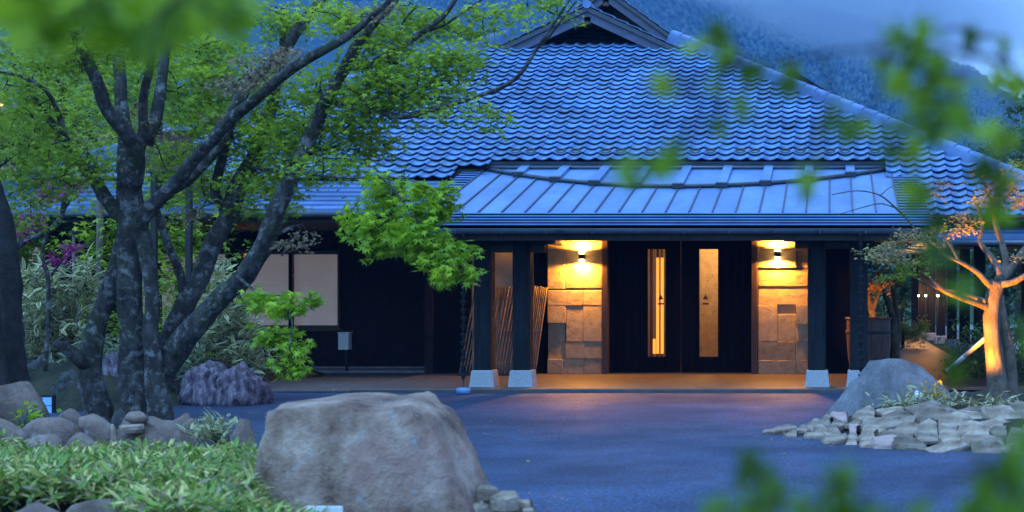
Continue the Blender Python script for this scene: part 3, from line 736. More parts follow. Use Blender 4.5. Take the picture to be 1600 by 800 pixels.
# doors: vertical boards around a tall glass slot, with the house mark on the glass
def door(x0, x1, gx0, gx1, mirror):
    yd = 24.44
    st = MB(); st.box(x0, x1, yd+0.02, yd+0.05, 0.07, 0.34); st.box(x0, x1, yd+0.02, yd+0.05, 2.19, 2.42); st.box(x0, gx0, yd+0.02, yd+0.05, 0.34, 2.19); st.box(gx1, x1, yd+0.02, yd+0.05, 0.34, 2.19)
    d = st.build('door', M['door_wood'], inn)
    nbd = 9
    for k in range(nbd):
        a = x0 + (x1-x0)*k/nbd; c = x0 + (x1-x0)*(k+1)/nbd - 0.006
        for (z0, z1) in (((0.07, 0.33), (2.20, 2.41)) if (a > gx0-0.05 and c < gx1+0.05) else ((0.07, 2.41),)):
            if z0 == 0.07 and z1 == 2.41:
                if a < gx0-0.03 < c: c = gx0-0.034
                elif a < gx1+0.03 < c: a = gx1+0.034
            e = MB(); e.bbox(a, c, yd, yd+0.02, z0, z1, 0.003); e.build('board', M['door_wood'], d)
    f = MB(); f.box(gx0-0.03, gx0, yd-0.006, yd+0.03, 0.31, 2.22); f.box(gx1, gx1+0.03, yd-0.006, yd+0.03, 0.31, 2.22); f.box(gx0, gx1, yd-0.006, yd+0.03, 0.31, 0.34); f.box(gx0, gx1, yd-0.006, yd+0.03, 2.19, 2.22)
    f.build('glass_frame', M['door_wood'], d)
    g = MB(); g.box(gx0, gx1, yd+0.022, yd+0.028, 0.34, 2.19); pane = g.build('pane', M['glass'], d)
    mk = MB(); cx = gx0 + 0.11 if not mirror else gx1 - 0.08; y = yd+0.018
    mk.prism([(cx-0.05, 1.325), (cx+0.05, 1.325), (cx, 1.41)], y-0.001, y+0.001)
    mk.build('triangle_mark', M['black'], pane); mk = MB()
    mk.prism([(cx-0.055, 1.235), (cx+0.055, 1.235), (cx+0.055, 1.265), (cx-0.055, 1.265)], y-0.001, y+0.001)
    mk.build('bar_mark', M['black'], pane)
    return d
door(-3.84, -2.615, -3.18, -2.875, True)
door(-2.605, -1.385, -2.295, -1.97, False)
b = MB(); b.box(-3.84, -1.385, 24.40, 24.56, 0.05, 0.068); b.build('threshold', M['frame_wood'], inn)
# entrance hall behind the glass: stone wall, slatted screen
b = MB(); b.box(-2.45, -1.2, 26.2, 26.3, 0.05, 2.6); b.build('hall_stone_wall', M['stone'], inn)
hall = MB(); hall.box(-4.0, -1.2, 24.7, 27.2, 0.02, 0.05); hall.box(-4.0, -1.2, 24.76, 27.2, 2.6, 2.65); hall.box(-4.05, -4.0, 24.76, 27.2, 0.05, 2.6); hall.box(-1.2, -1.15, 24.76, 27.2, 0.05, 2.6); hall.box(-4.0, -1.2, 27.2, 27.25, 0.05, 2.6)
hall.build('hall_wall', M['plaster'], inn)
scr = MB()
for k, (x, w_) in enumerate(((-3.28,0.05),(-3.16,0.035),(-3.08,0.03))): scr.box(x, x+w_, 25.5, 25.56, 0.05, 2.5)
scr.build('hall_screen', M['frame_wood'], inn)
M['glowing_slat'] = emit('slat_glow', (1.0, 0.25, 0.03), 0.75)  # lamplight on the wooden lattice bars, put in as their own glow
for (x, z0, z1) in ((-3.125, 0.36, 2.06), (-3.045, 0.36, 2.06), (-3.185, 0.36, 0.62)):
    b = MB(); b.box(x, x+0.045, 25.2, 25.23, z0, z1); b.build('glowing_slat', M['glowing_slat'], inn)

# --- porch posts on granite feet, beams
for px_ in (757, 817, 1277, 1341.5):
    X = (px_-PX)*21.2/F
    b = MB(); b.bbox(X-0.128, X+0.128, 21.07, 21.33, 0.29, 2.38, 0.012); po = b.build('post', M['post_wood'], inn)
    s = MB(); bt, tp, z0, z1 = 0.185, 0.155, 0.055, 0.30
    rows = []
    for (h, z) in ((bt, z0), (bt-0.004, z0+0.02), (tp+0.004, z1-0.015), (tp-0.008, z1)):
        rows.append([(X-h,21.2-h,z),(X+h,21.2-h,z),(X+h,21.2+h,z),(X-h,21.2+h,z)])
    vv = [p for r in rows for p in r]; ff = [(k*4+i, k*4+(i+1)%4, k*4+4+(i+1)%4, k*4+4+i) for k in range(3) for i in range(4)] + [(3,2,1,0),(12,13,14,15)]
    s.add(vv, ff); s.build('stone_foot', M['granite'], po)
for (x0, x1, z0, z1) in ((-5.45, -4.15, 2.172, 2.37), (-5.45, -4.27, 2.05, 2.168), (-0.735, 0.62, 2.213, 2.37), (-0.56, 0.62, 2.11, 2.21)):
    b = MB(); b.bbox(x0, x1, 21.09, 21.31, z0, z1, 0.01); b.build('beam', M['dark_wood'], inn)
for X in (-5.19, -4.62, -0.24, 0.38):
    b = MB(); b.bbox(X-0.08, X+0.08, 21.32, 24.40, 2.24, 2.40, 0.008); b.build('rafter_beam', M['dark_wood'], inn)
for X in (-5.5, -5.0):
    b = MB(); b.bbox(X-0.03, X+0.03, 20.6, 21.0, 2.24, 2.32, 0.006); b.build('rafter_end', M['frame_wood'], inn)

# --- the small gable of the rear wing seen over the hip
rear = empty('rear_building', (-0.6, 40, 0), 'small dark gabled building rising behind the right hip of the tiled roof', 'building')
b = MB(); b.box(-2.2, 0.2, 38.3, 44, 0, 6.55); b.build('wall', M['dark_wood'], rear)
b = MB()
for s in (-1, 1): b.prism([(-1.08, 7.35), (-1.08+s*1.3, 7.35-1.3*0.60), (-1.08+s*1.3, 7.2-1.3*0.60), (-1.08, 7.2)], 37.9, 44.4)
b.build('roof', M['under_roof'], rear)
b = MB(); b.prism([(-2.2, 6.55), (0.1, 6.55), (-1.08, 7.2)], 38.3, 38.4); b.build('gable_wall', M['dark_wood'], rear)
b = MB(); b.tube([(-1.08, 37.85, 7.37), (-1.08, 44.4, 7.37)], 0.08, 8); b.build('ridge_roll', M['metal_dark'], rear)

# ---------------------------------------------------------------- lamps
LAMP_W = 120.0
def spot(name, loc, direction, watts, angle, col, blend=0.6, size=0.03):
    d = bpy.data.lights.new(name, 'SPOT'); d.energy = watts; d.spot_size = R(angle); d.spot_blend = blend; d.color = col; d.shadow_soft_size = size
    o = bpy.data.objects.new(name, d); C.objects.link(o); o.location = tuple(float(v) for v in loc)
    o.rotation_euler = Vector(direction).to_track_quat('-Z', 'Y').to_euler(); return o
WARM = (1.0, 0.40, 0.045)
M['lamp_glow'] = emit('lamp_glow', (1.0, 0.62, 0.2), 14.0)
for (px_, py_, which) in ((909, 401, 'left'), (1215, 397, 'right')):
    c = W(px_, py_, 24.2)
    root = empty('wall_lamp', c, 'black wall lamp shining up and down on the %s stone pillar' % which, 'lamp', 'wall lamps beside the doors')
    b = MB(); b.lathe([(0.0,-0.045),(0.052,-0.045),(0.055,-0.04),(0.055,0.04),(0.052,0.045),(0.0,0.045)], c, 20); b.build('shade', M['iron'], root)
    b = MB(); b.bbox(c[0]-0.04, c[0]+0.04, c[1]+0.05, 24.30, c[2]-0.04, c[2]+0.04, 0.004); b.build('bracket', M['iron'], root)
    for s in (1, -1):
        g = MB(); g.lathe([(0.0, 0.0), (0.040, 0.0), (0.048, s*0.014), (0.040, s*0.034), (0.022, s*0.046), (0.0, s*0.05)], (c[0], c[1], c[2]+s*0.046), 16)
        g.build('bulb', M['lamp_glow'], root)
        L = spot('lamp_light', (c[0], c[1]+0.01, c[2]+s*0.102), (0, 0.12, s), LAMP_W, 174, WARM, 0.25, 0.03)
        L.parent = root; L.matrix_parent_inverse = world_matrix(root).inverted()
def point(name, loc, watts, col, size=0.1, parent=None):
    d = bpy.data.lights.new(name, 'POINT'); d.energy = watts; d.color = col; d.shadow_soft_size = size
    o = bpy.data.objects.new(name, d); C.objects.link(o); o.location = tuple(loc)
    if parent: o.parent = parent; o.matrix_parent_inverse = world_matrix(parent).inverted()
    return o
hl = empty('hall_lamp', (-2.0, 25.4, 2.45), 'ceiling lamp hanging in the entrance hall behind the doors', 'lamp')
b = MB(); b.lathe([(0.0,0.15),(0.02,0.14),(0.12,0.02),(0.125,0.0),(0.11,0.0),(0.0,0.1)], (-2.0,25.4,2.45), 18); b.build('lamp_shade', M['iron'], hl)
b = MB(); b.lathe([(0.0,-0.04),(0.03,-0.03),(0.04,0.0),(0.03,0.03),(0.0,0.04)], (-2.0,25.4,2.43), 12); b.build('bulb', M['lamp_glow'], hl)
point('hall_light', (-2.0, 25.4, 2.36), 36, (1.0, 0.55, 0.16), 0.08, hl)
pl = empty('porch_downlight', (-5.6, 24.2, 2.37), 'small downlight in the porch ceiling above the bamboo screens', 'lamp')
b = MB(); b.lathe([(0.0,0.03),(0.05,0.03),(0.05,0.0),(0.04,0.0),(0.035,0.02),(0.0,0.02)], (-5.6,24.25,2.38), 14); b.build('housing', M['iron'], pl)
b = MB(); b.lathe([(0.0,0.0),(0.02,0.0),(0.02,0.015),(0.0,0.015)], (-5.6,24.25,2.385), 10); b.build('bulb', M['lamp_glow'], pl)
L = spot('downlight', (-5.6, 24.22, 2.36), (0, 0.25, -1), 1.3, 140, WARM, 0.8, 0.04); L.parent = pl; L.matrix_parent_inverse = world_matrix(pl).inverted()
# ---------------------------------------------------------------- foliage helpers
def maple_leaf(lobes=5, droop=0.12):
    """star-shaped maple leaf lying in xy, tip along +y, about 1 unit long"""
    angs = {5: [-118,-58,0,58,118], 7: [-135,-92,-46,0,46,92,135]}[lobes]
    lens = {5: [0.42,0.72,0.85,0.72,0.42], 7: [0.35,0.58,0.78,0.88,0.78,0.58,0.35]}[lobes]
    pts = [(0.0, 0.0, 0.0)]; ring = [(0.0, -0.06, 0.0)]
    for i, (a, r) in enumerate(zip(angs, lens)):
        a = R(a); ring.append((r*math.sin(a), r*math.cos(a), -droop*r*r))
        if i < len(angs)-1:
            a2 = R((angs[i]+angs[i+1])/2); ring.append((0.27*math.sin(a2), 0.27*math.cos(a2), -0.01))
    v = np.array(pts + ring); m_ = len(ring)
    f = np.array([(0, 1+i, 1+(i+1) % m_) for i in range(m_)])[:, ::-1]
    return v, f, np.zeros(len(v))

def oval_leaf(w=0.5, seg=3, bend=0.15):
    v = []; e = []
    for k in range(seg+1):
        t = k/seg; ww = w*math.sin(math.pi*(0.08+0.92*t)**0.8)*0.5
        v += [(-ww, t, 0.03 - bend*t*t), (0, t, -bend*t*t), (ww, t, 0.03 - bend*t*t)]; e += [1, 0, 1]
    f = []
    for k in range(seg):
        b = 3*k; f += [(b, b+1, b+4), (b, b+4, b+3), (b+1, b+2, b+5), (b+1, b+5, b+4)]
    return np.array(v), np.array(f), np.array(e, float)

def rand_rot(yaw, pitch, roll):
    cy, sy, cp, sp, cr, sr = np.cos(yaw), np.sin(yaw), np.cos(pitch), np.sin(pitch), np.cos(roll), np.sin(roll)
    z = np.zeros_like(yaw); o = np.ones_like(yaw)
    Rz = np.stack([np.stack([cy,-sy,z],-1), np.stack([sy,cy,z],-1), np.stack([z,z,o],-1)], -2)
    Rx = np.stack([np.stack([o,z,z],-1), np.stack([z,cp,-sp],-1), np.stack([z,sp,cp],-1)], -2)
    Ry = np.stack([np.stack([cr,z,sr],-1), np.stack([z,o,z],-1), np.stack([-sr,z,cr],-1)], -2)
    return Rz @ Rx @ Ry

def leaves(pos, size, yaw, pitch, roll, shape, rnd):
    v, f, e = shape; n = len(pos)
    Rm = rand_rot(yaw, pitch, roll)
    vv = np.einsum('nij,kj->nki', Rm, v) * np.asarray(size)[:, None, None] + np.asarray(pos)[:, None, :]
    ff = (f[None] + (np.arange(n)*len(v))[:, None, None]).reshape(-1, 3)
    return vv.reshape(-1, 3), ff, {'rnd': np.repeat(rnd, len(v)), 'edge': np.tile(e, n)}

def foliage(name, parts, mt, parent=None, kind=None):
    """parts: list of results of leaves() -> one mesh"""
    v, f, r, e, off = [], [], [], [], 0
    for (a, b_, at) in parts:
        v.append(a); f.append(b_ + off); off += len(a); r.append(at['rnd']); e.append(at['edge'])
    me = mesh_np(name, np.vstack(v), np.vstack(f), False, {'rnd': np.concatenate(r), 'edge': np.concatenate(e)})
    o = link_mesh(name, me, mt, parent)
    if kind: o['kind'] = kind
    return o

ML5, ML7, OV, OVN = maple_leaf(5), maple_leaf(7), oval_leaf(0.55), oval_leaf(0.24, 4, 0.22)

def sprays(rg, centers, radii, n_spray, per, size, shape, spray_r=0.24, tilt=0.35, thick=0.05, hang=0.0, shade=0.0):
    """flat layered sprays of leaves inside ellipsoids; returns leaves() data and the spray centres"""
    out = []; cs = []
    for c, r, ns in zip(centers, radii, n_spray):
        c = np.asarray(c, float); r = np.asarray(r, float)
        u = rg.normal(size=(ns, 3)); u /= np.linalg.norm(u, axis=1)[:, None]
        q = c + u*r*(rg.random((ns, 1))**0.45)
        for p in q:
            k = max(3, int(per*rg.uniform(0.6, 1.4))); sr = spray_r*rg.uniform(0.6, 1.3)
            a = rg.random(k)*2*np.pi; rr = np.sqrt(rg.random(k))*sr
            dx, dy = rr*np.cos(a)*1.25, rr*np.sin(a)
            tx, ty = rg.normal(0, tilt*0.6, 2)
            dz = dx*tx + dy*ty + rg.normal(0, thick, k) - 0.5*rr*rr/sr*0.5
            pos = p + np.stack([dx, dy, dz], 1)
            tone = np.clip(rg.normal(rg.uniform(0.25, 0.75), 0.16, k), 0, 1)
            out.append(leaves(pos, size*rg.uniform(0.65, 1.25, k), rg.random(k)*2*np.pi, rg.normal(-0.25-hang, 0.4, k), rg.normal(0, 0.4, k), shape, tone))
            cs.append(p)
    return out, np.array(cs)

def limb_mesh(name, limbs, mt, parent, sides=12, wob=0.05, seed=5, step=0.12):
    """limbs: list of polylines with rows x,y,z,radius -> one woody mesh"""
    rg = np.random.default_rng(seed); V, Fc, off = [], [], 0; pts_all = []
    for lm in limbs:
        lm = np.asarray(lm, float)
        L = np.sum(np.linalg.norm(np.diff(lm[:, :3], axis=0), axis=1))
        n_ = max(4, int(L/step)); sp = spline(lm, n_)
        sp[:, 3] = np.clip(sp[:, 3], 0.002, None)
        k = sides if sp[:, 3].max() > 0.03 else (7 if sp[:, 3].max() > 0.012 else 5)
        w = sp.copy()
        if sp[:, 3].max() > 0.02:
            w[:, :3] += np.array([[mnoise.noise((p[0]*2.3+9, p[1]*2.3, p[2]*2.3)), mnoise.noise((p[0]*2.3, p[1]*2.3+31, p[2]*2.3)), 0] for p in sp])*sp[:, 3:4]*0.5
        v, f = tube_np(w[:, :3], w[:, 3], k, wob if sp[:, 3].max() > 0.02 else 0.0, rg)
        f = [tuple(reversed(q)) for q in f]
        n0 = len(w)
        f.append(tuple(range(k))); f.append(tuple((n0-1)*k + i for i in range(k-1, -1, -1)))
        V.append(v); Fc += [tuple(i+off for i in q) for q in f]; off += len(v); pts_all.append(sp)
    me = mesh_np(name, np.vstack(V), Fc, True)
    return link_mesh(name, me, mt, parent), np.vstack(pts_all)

def twigs_to(targets, wood, rg, r0=0.010, r1=0.003, sag=0.08, maxr=None):
    """thin twigs from the nearest point of the wood (or an earlier twig) to every target"""
    out = []; pool = wood[:, :3].copy()
    order = np.argsort([np.min(np.linalg.norm(pool - t, axis=1)) for t in targets])
    for i in order:
        t = targets[i]; dist = np.linalg.norm(pool - t, axis=1); j = int(np.argmin(dist)); a = pool[j]; L = dist[j]
        if L < 0.04: continue
        mid = (a+t)/2 + rg.normal(0, 0.09*L, 3) + np.array([0, 0, sag*L])
        q = np.vstack([a, a*0.6+mid*0.4 + rg.normal(0, 0.03*L, 3), mid, mid*0.4+t*0.6, t])
        rr = np.linspace(r0*min(1.6, 0.6+L), r1, 5)
        out.append(np.column_stack([q, rr]))
        s = spline(q, 7); pool = np.vstack([pool, s])
    return out

def P(rows, d):
    """pixel rows (x, y, width_px[, depth offset]) at distance d -> limb rows"""
    out = []
    for r in rows:
        dd = d + (r[3] if len(r) > 3 else 0.0)
        w = W(r[0], r[1], dd); out.append((w[0], w[1], w[2], r[2]*0.385*dd/F))
    return np.array(out)

# ---------------------------------------------------------------- the large maple on the left
TD = 15.7
mr_ = np.random.default_rng(21)
maple = empty('maple_tree', W(215, 652, TD), 'large many stemmed maple with lichened trunks leaning over the driveway', 'tree')
limbs = [
 P([(215,668,78),(212,630,60),(207,560,54),(205,470,50),(206,400,50),(205,345,50),(203,295,44),(200,250,38,.1),(196,205,30,.2),(190,150,24,.3),(186,90,22,.35),(188,30,20,.4),(192,-60,15,.4)], TD),
 P([(203,300,38),(212,240,34,-.15),(195,205,32,-.35),(168,172,28,-.5),(152,125,25,-.7),(128,78,20,-.9),(104,35,16,-1.1),(80,-20,11,-1.3)], TD),
 P([(150,668,60),(146,630,50),(141,575,44),(146,525,40),(160,475,38),(178,430,36),(195,385,36),(204,350,30)], TD),
 P([(138,572,30,-.05),(118,556,26,-.15),(98,540,20,-.25),(86,534,15,-.3)], TD),
 P([(250,668,52,-.1),(243,620,42,-.1),(238,560,34,-.1),(239,490,30,-.1),(235,420,30,-.05),(222,370,34),(212,345,30)], TD),
 P([(208,372,30),(228,332,28,-.1),(268,290,27,-.2),(308,244,26,-.35),(352,197,25,-.5),(400,153,21,-.7),(459,105,19,-.9),(525,69,17,-1.1),(556,47,15,-1.2),(578,27,13,-1.3),(606,3,11,-1.4),(640,-40,8,-1.5)], TD),
 P([(262,300,24,.1),(305,268,26,.15),(345,218,25,.2),(379,145,23,.3),(415,105,22,.4),(447,72,22,.45),(470,40,20,.5),(497,9,19,.5),(530,-40,14,.5)], TD),
 P([(232,650,50,.15),(246,590,56,.1),(272,548,52,.05),(312,500,46,0),(350,458,42,-.05),(386,425,40,-.1),(411,385,36,-.15),(426,345,35,-.2),(441,308,32,-.2),(461,262,31,-.25),(482,218,31,-.3),(502,178,28,-.4),(520,140,25,-.5),(541,100,22,-.6),(563,62,20,-.7),(590,30,18,-.8),(616,3,16,-.9),(650,-50,11,-1)], TD),
 P([(244,600,42,.3),(262,540,44,.35),(284,490,42,.4),(306,445,40,.45),(332,385,38,.5),(358,334,36,.55),(370,305,34,.6),(385,268,31,.65),(403,231,28,.7),(417,195,26,.8),(432,140,20,.9),(440,80,15,1),(444,10,10,1)], TD),
 P([(290,470,18,.4),(284,440,16,.35),(280,420,16,.3),(262,378,15,.2),(246,335,15,.1),(236,312,16,.05)], TD),
 P([(352,330,16,.55),(336,300,18,.5),(342,265,18,.4),(352,235,16,.3),(362,190,12,.3),(366,140,8,.3)], TD),
 P([(196,345,26),(172,318,26,.1),(142,275,24,.2),(112,243,20,.3),(96,215,17,.4),(80,190,15,.45),(62,170,13,.5),(52,150,12,.6),(42,118,10,.7),(22,85,10,.8),(-5,62,8,.9)], TD),
 P([(110,243,14,.3),(98,200,12,.2),(88,170,10,.1),(70,140,8,0),(30,118,7,-.1),(-10,112,6,-.1)], TD),
 P([(218,235,20,.1),(224,200,18,.1),(224,160,16,.0),(234,110,15,-.1),(240,70,11,-.2),(238,40,8,-.2)], TD),
 P([(238,80,8,-.15),(222,55,7,-.2),(190,38,6,-.3),(155,32,5,-.4)], TD),
 P([(228,225,24,.3),(240,190,24,.35),(249,145,22,.4),(257,95,20,.5),(268,40,15,.6)], TD),
 P([(511,160,16,-.4),(545,160,13,-.5),(578,166,12,-.7),(602,178,11,-.8),(628,183,11,-.9),(656,178,10.5,-1),(697,166,10,-1.1),(737,153,9,-1.2),(775,141,8.5,-1.3),(803,125,8,-1.4),(820,108,7.5,-1.5),(834,84,7,-1.5),(850,60,6,-1.6),(868,33,5.5,-1.6),(893,-5,4,-1.7)], TD),
 P([(846,70,5,-1.6),(860,55,5,-1.5),(880,28,4.5,-1.5),(900,2,3.5,-1.5)], TD),
 P([(548,104,15,-.6),(590,98,14,-.5),(630,72,13,-.4),(662,47,12,-.3),(690,28,10,-.3),(714,-4,8,-.3)], TD),
 P([(655,50,7,-.3),(690,42,6,-.2),(722,20,5,-.2),(758,-4,4,-.2)], TD),
 P([(395,262,9,.4),(440,268,7,-.2),(500,274,6,-1),(560,278,6,-1.7),(594,276,6,-2.1),(612,292,5.5,-2.3),(632,318,5,-2.4),(655,350,4.5,-2.6),(684,388,3.5,-2.7),(705,420,3,-2.8)], TD),
 P([(594,276,4,-2.1),(640,280,4,-2.3),(680,300,3,-2.4),(710,320,2.5,-2.5)], TD),
 P([(368,430,7,-.1),(400,455,6,-1.2),(432,470,5,-1.8),(456,500,4,-2.2),(452,545,3,-2.4)], TD),
 P([(430,368,9,-.2),(470,350,6,-.1),(440,400,4,-.1)], TD),
 P([(470,245,8,-.3),(520,230,6,0),(560,215,5,.2),(600,200,4,.2)], TD),
]
trunk, wood = limb_mesh('trunk', limbs, M['bark'], maple, 14, 0.07, 5)
def clus(rows, d):
    """rows: px, py, half width px, half height px, depth half, dd, sprays"""
    c, r, n_ = [], [], []
    for (x, y, hw, hh, dp, dd, ns) in rows:
        q = d + dd; c.append(W(x, y, q)); r.append((hw*q/F, dp, hh*q/F)); n_.append(ns)
    return c, r, n_
A = clus([(640,125,105,55,.6,-.6,90),(700,95,60,35,.4,-.5,35),(590,60,55,45,.5,-.4,40),(560,190,50,45,.5,-.1,36),(470,200,70,50,.5,.1,45),(500,130,50,40,.5,.1,30),
          (420,215,60,60,.5,.7,45),(440,150,60,50,.5,.9,36),(350,130,60,50,.6,.9,45),(330,80,50,35,.6,1.2,30),(440,30,60,30,.5,.6,30),(540,25,50,28,.5,-.2,30),(650,30,60,30,.5,.1,36),(730,40,45,30,.4,0,18),
          (340,200,50,45,.5,.6,35),(300,165,50,45,.6,1.0,36),(270,240,40,40,.6,1.2,26),(400,310,50,40,.5,.6,28),(330,290,45,35,.5,1.0,24),(120,255,60,40,.6,-.2,40),(70,200,60,45,.6,.3,40),(50,130,60,50,.6,.4,40),
          (90,95,70,40,.5,-.6,36),(150,60,60,40,.5,-.9,30),(60,270,60,40,.5,.2,34),(30,330,40,40,.5,.4,20),(240,100,50,50,.6,1.0,30),(845,10,35,14,.3,-1.5,8),(770,20,45,18,.3,-.2,10),(700,170,28,8,.2,-1.1,5),(760,172,26,6,.2,-1.2,5),(757,200,8,8,.1,-1.2,2),
          (480,240,60,30,.4,-.1,22),(590,230,60,30,.4,.1,16),(430,275,60,25,.4,.2,20),(520,262,50,22,.4,-.9,16),(600,160,60,35,.5,-.5,30)], TD)
lf, cs = sprays(mr_, *A, 26, 0.067, ML5, 0.24, 0.35, 0.035)
foliage('crown', lf, M['maple'], maple)
Bc = clus([(600,300,55,28,.3,-2.1,18),(660,330,45,26,.3,-2.4,16),(590,350,45,28,.3,-2.3,15),(650,375,50,32,.3,-2.5,22),(690,395,42,32,.3,-2.6,20),(700,430,32,20,.25,-2.7,12),(620,385,50,18,.25,-2.4,12),(560,345,26,20,.2,-2.2,7),(660,290,55,14,.25,-2.3,9),(705,315,18,14,.15,-2.4,4),
           (420,468,45,14,.3,-1.6,9),(450,480,30,14,.2,-2.0,6),(440,525,35,16,.25,-2.2,10),(465,540,20,14,.2,-2.2,5),(450,570,26,13,.2,-2.3,7),(480,470,14,10,.15,-2.1,3)], TD)
lf2, cs2 = sprays(mr_, *Bc, 21, 0.080, ML7, 0.115, 0.3, 0.03, 0.25)
foliage('low_foliage', lf2, M['maple_bright'], maple)
Cc = clus([(415,100,50,16,.3,-.7,16),(440,85,40,14,.3,-.8,12),(360,135,40,16,.3,-.4,12),(400,120,40,14,.3,-.6,10),(600,15,30,12,.3,-1.2,6),(460,380,30,12,.2,-.2,7),(480,362,20,9,.2,-.2,4),(240,200,25,16,.3,.1,6),(370,190,45,25,.4,.6,14),(300,330,30,25,.4,.5,8),(195,170,25,30,.4,.2,8)], TD)
lf3, cs3 = sprays(mr_, *Cc, 20, 0.042, ML5, 0.14, 0.3, 0.03, 0.5)
foliage('seed_clusters', lf3, M['maple_brown'], maple)
tg = np.vstack([cs[::2], cs2, cs3[::2]])
tw = twigs_to(tg, wood, mr_, 0.011, 0.0028)
o, _ = limb_mesh('twigs', tw, M['bark_dark'], maple, 6, 0, 6, 0.1); o['kind'] = 'stuff'

# the dark twin trunk at the left edge
lt = empty('maple_tree', W(22, 660, 14.6), 'dark maple trunk standing at the left edge of the garden', 'tree')
limbs2 = [P([(34,668,60),(30,620,46),(25,560,42),(20,500,40),(14,430,40),(8,370,38),(-5,310,34),(-30,230,30),(-60,120,24),(-90,0,18),(-120,-120,12)], 14.6),
          P([(8,668,40,-.2),(6,610,30,-.2),(0,540,26,-.25),(-12,470,24,-.3),(-30,400,22,-.3),(-80,300,18,-.3)], 14.6)]
_, wood2 = limb_mesh('trunk', limbs2, M['bark_dark'], lt, 14, 0.08, 8)
Ac = clus([(-70,80,60,60,.6,0,40),(-110,-40,80,60,.6,0,40),(-60,180,50,40,.5,0,24)], 14.6)
lf, cs = sprays(mr_, *Ac, 26, 0.07, ML5, 0.2, 0.35, 0.035); foliage('crown', lf, M['maple'], lt)
tw = twigs_to(cs[::3], wood2, mr_); o, _ = limb_mesh('twigs', tw, M['bark_dark'], lt, 6, 0, 6); o['kind'] = 'stuff'

# small purple maple behind it
pm = empty('purple_maple', W(32, 560, 18.2), 'small crooked maple with purple leaves behind the left trunk', 'tree')
limbs3 = [P([(36,580,16),(30,500,16),(24,430,16),(22,398,15),(38,376,14),(62,368,12),(90,348,11),(100,320,9),(101,280,8),(104,230,5)], 18.2),
          P([(74,362,8),(66,400,7),(76,440,8),(74,520,9),(72,580,10)], 18.2), P([(62,369,6),(45,345,5),(30,330,3)], 18.2), P([(95,335,6),(118,300,4),(130,270,3)], 18.2), P([(80,430,5),(95,410,4),(108,395,3)], 18.2)]
_, wood3 = limb_mesh('trunk', limbs3, M['bark'], pm, 10, 0.06, 9)
Ac = clus([(82,302,24,18,.25,0,16),(112,290,16,16,.2,0,10),(125,272,12,8,.15,0,4),(52,338,12,7,.15,0,4),(54,352,14,6,.15,0,4),(26,356,18,9,.2,0,6),(88,403,16,9,.2,0,5),(105,390,14,7,.15,0,4),(72,282,14,10,.15,0,4),(15,350,12,8,.2,0,3)], 18.2)
lf, cs = sprays(mr_, *Ac, 16, 0.058, ML5, 0.13, 0.4, 0.03); foliage('crown', lf, M['purple_leaf'], pm)
tw = twigs_to(cs, wood3, mr_, 0.007, 0.002); o, _ = limb_mesh('twigs', tw, M['bark_dark'], pm, 6, 0, 6); o['kind'] = 'stuff'

# ---------------------------------------------------------------- trees of the wood behind
def bg_tree(name, label, x, y, h, rx, rz, mt, nspr, size, seed, lean=0.0, bark='bark_dark', group=None, shape=OV, z0=0.0, crown_lo=0.25):
    rg = np.random.default_rng(seed)
    t = empty(name, (x, y, z0), label, 'tree', group)
    tr = [np.array([(x, y, z0-0.1, 0.05*rx+0.06), (x+lean*0.3, y, z0+h*0.3, 0.04*rx+0.05), (x+lean*0.6+rg.normal()*0.1, y+rg.normal()*0.1, z0+h*0.6, 0.03*rx+0.03), (x+lean, y, z0+h*0.95, 0.012)])]
    for k in range(7):
        a = rg.random()*2*np.pi; z1 = z0 + h*rg.uniform(crown_lo+0.05, 0.75); L = rx*rg.uniform(0.5, 0.9)
        bx, by = x + lean*(z1-z0)/h, y
        tr.append(np.array([(bx, by, z1, 0.03+0.012*rx), (bx+math.cos(a)*L*0.5, by+math.sin(a)*L*0.5, z1+0.25*L, 0.02+0.006*rx), (bx+math.cos(a)*L, by+math.sin(a)*L, z1+0.4*L, 0.008)]))
    limb_mesh('trunk', tr, M[bark], t, 9, 0.06, seed, 0.25)
    cc, rr, nn = [], [], []
    nb_ = max(7, int(nspr/14))
    for k in range(nb_):
        a = rg.random()*2*np.pi; q = rg.uniform(0.1, 0.85); zz = z0 + h*(crown_lo + (1-crown_lo)*rg.random())
        wv = rx*math.sqrt(max(0.08, 1-((zz-z0)/h-0.55)**2/0.30))
        cc.append((x+lean*(zz-z0)/h+math.cos(a)*q*wv, y+math.sin(a)*q*wv, zz)); rr.append((rx*0.38, rx*0.38, rz*0.14)); nn.append(int(nspr/nb_)+1)
    lf_, _ = sprays(rg, cc, rr, nn, 16, size, shape, 0.34 if rx > 1.2 else 0.2, 0.5, 0.10)
    foliage('crown', lf_, M[mt], t)
    return t
def ray_x(px, d): return (px-PX)*d/F
bgs = [  # px, distance, height, radius, leaf, sprays
 (-40, 24, 6.4, 2.3, 'maple_far', 230, 'broad green tree behind the purple maple at the left edge'),
 (95, 27, 7.2, 2.2, 'maple_far', 230, 'tall green tree between the purple maple and the large maple'),
 (235, 22.5, 5.6, 1.6, 'maple', 190, 'light green tree right behind the fork of the large maple'),
 (330, 30, 7.0, 1.9, 'maple', 190, 'yellowish green tree behind the leaning stems of the large maple'),
 (165, 32, 8.0, 2.6, 'maple_far', 210, 'far dark green tree filling the gap above the large maple fork'),
 (30, 33, 7.0, 2.4, 'conifer', 180, 'dark evergreen tree in front of the orange house'),
]
for i, (px_, d, h, r, mt_, ns, lab) in enumerate(bgs):
    bg_tree('garden_tree', lab, ray_x(px_, d), d, h, r, h, mt_, int(ns*1.7), 0.13 if d > 26 else 0.11, 40+i, 0.2, group='trees behind the garden on the left', shape=ML5)
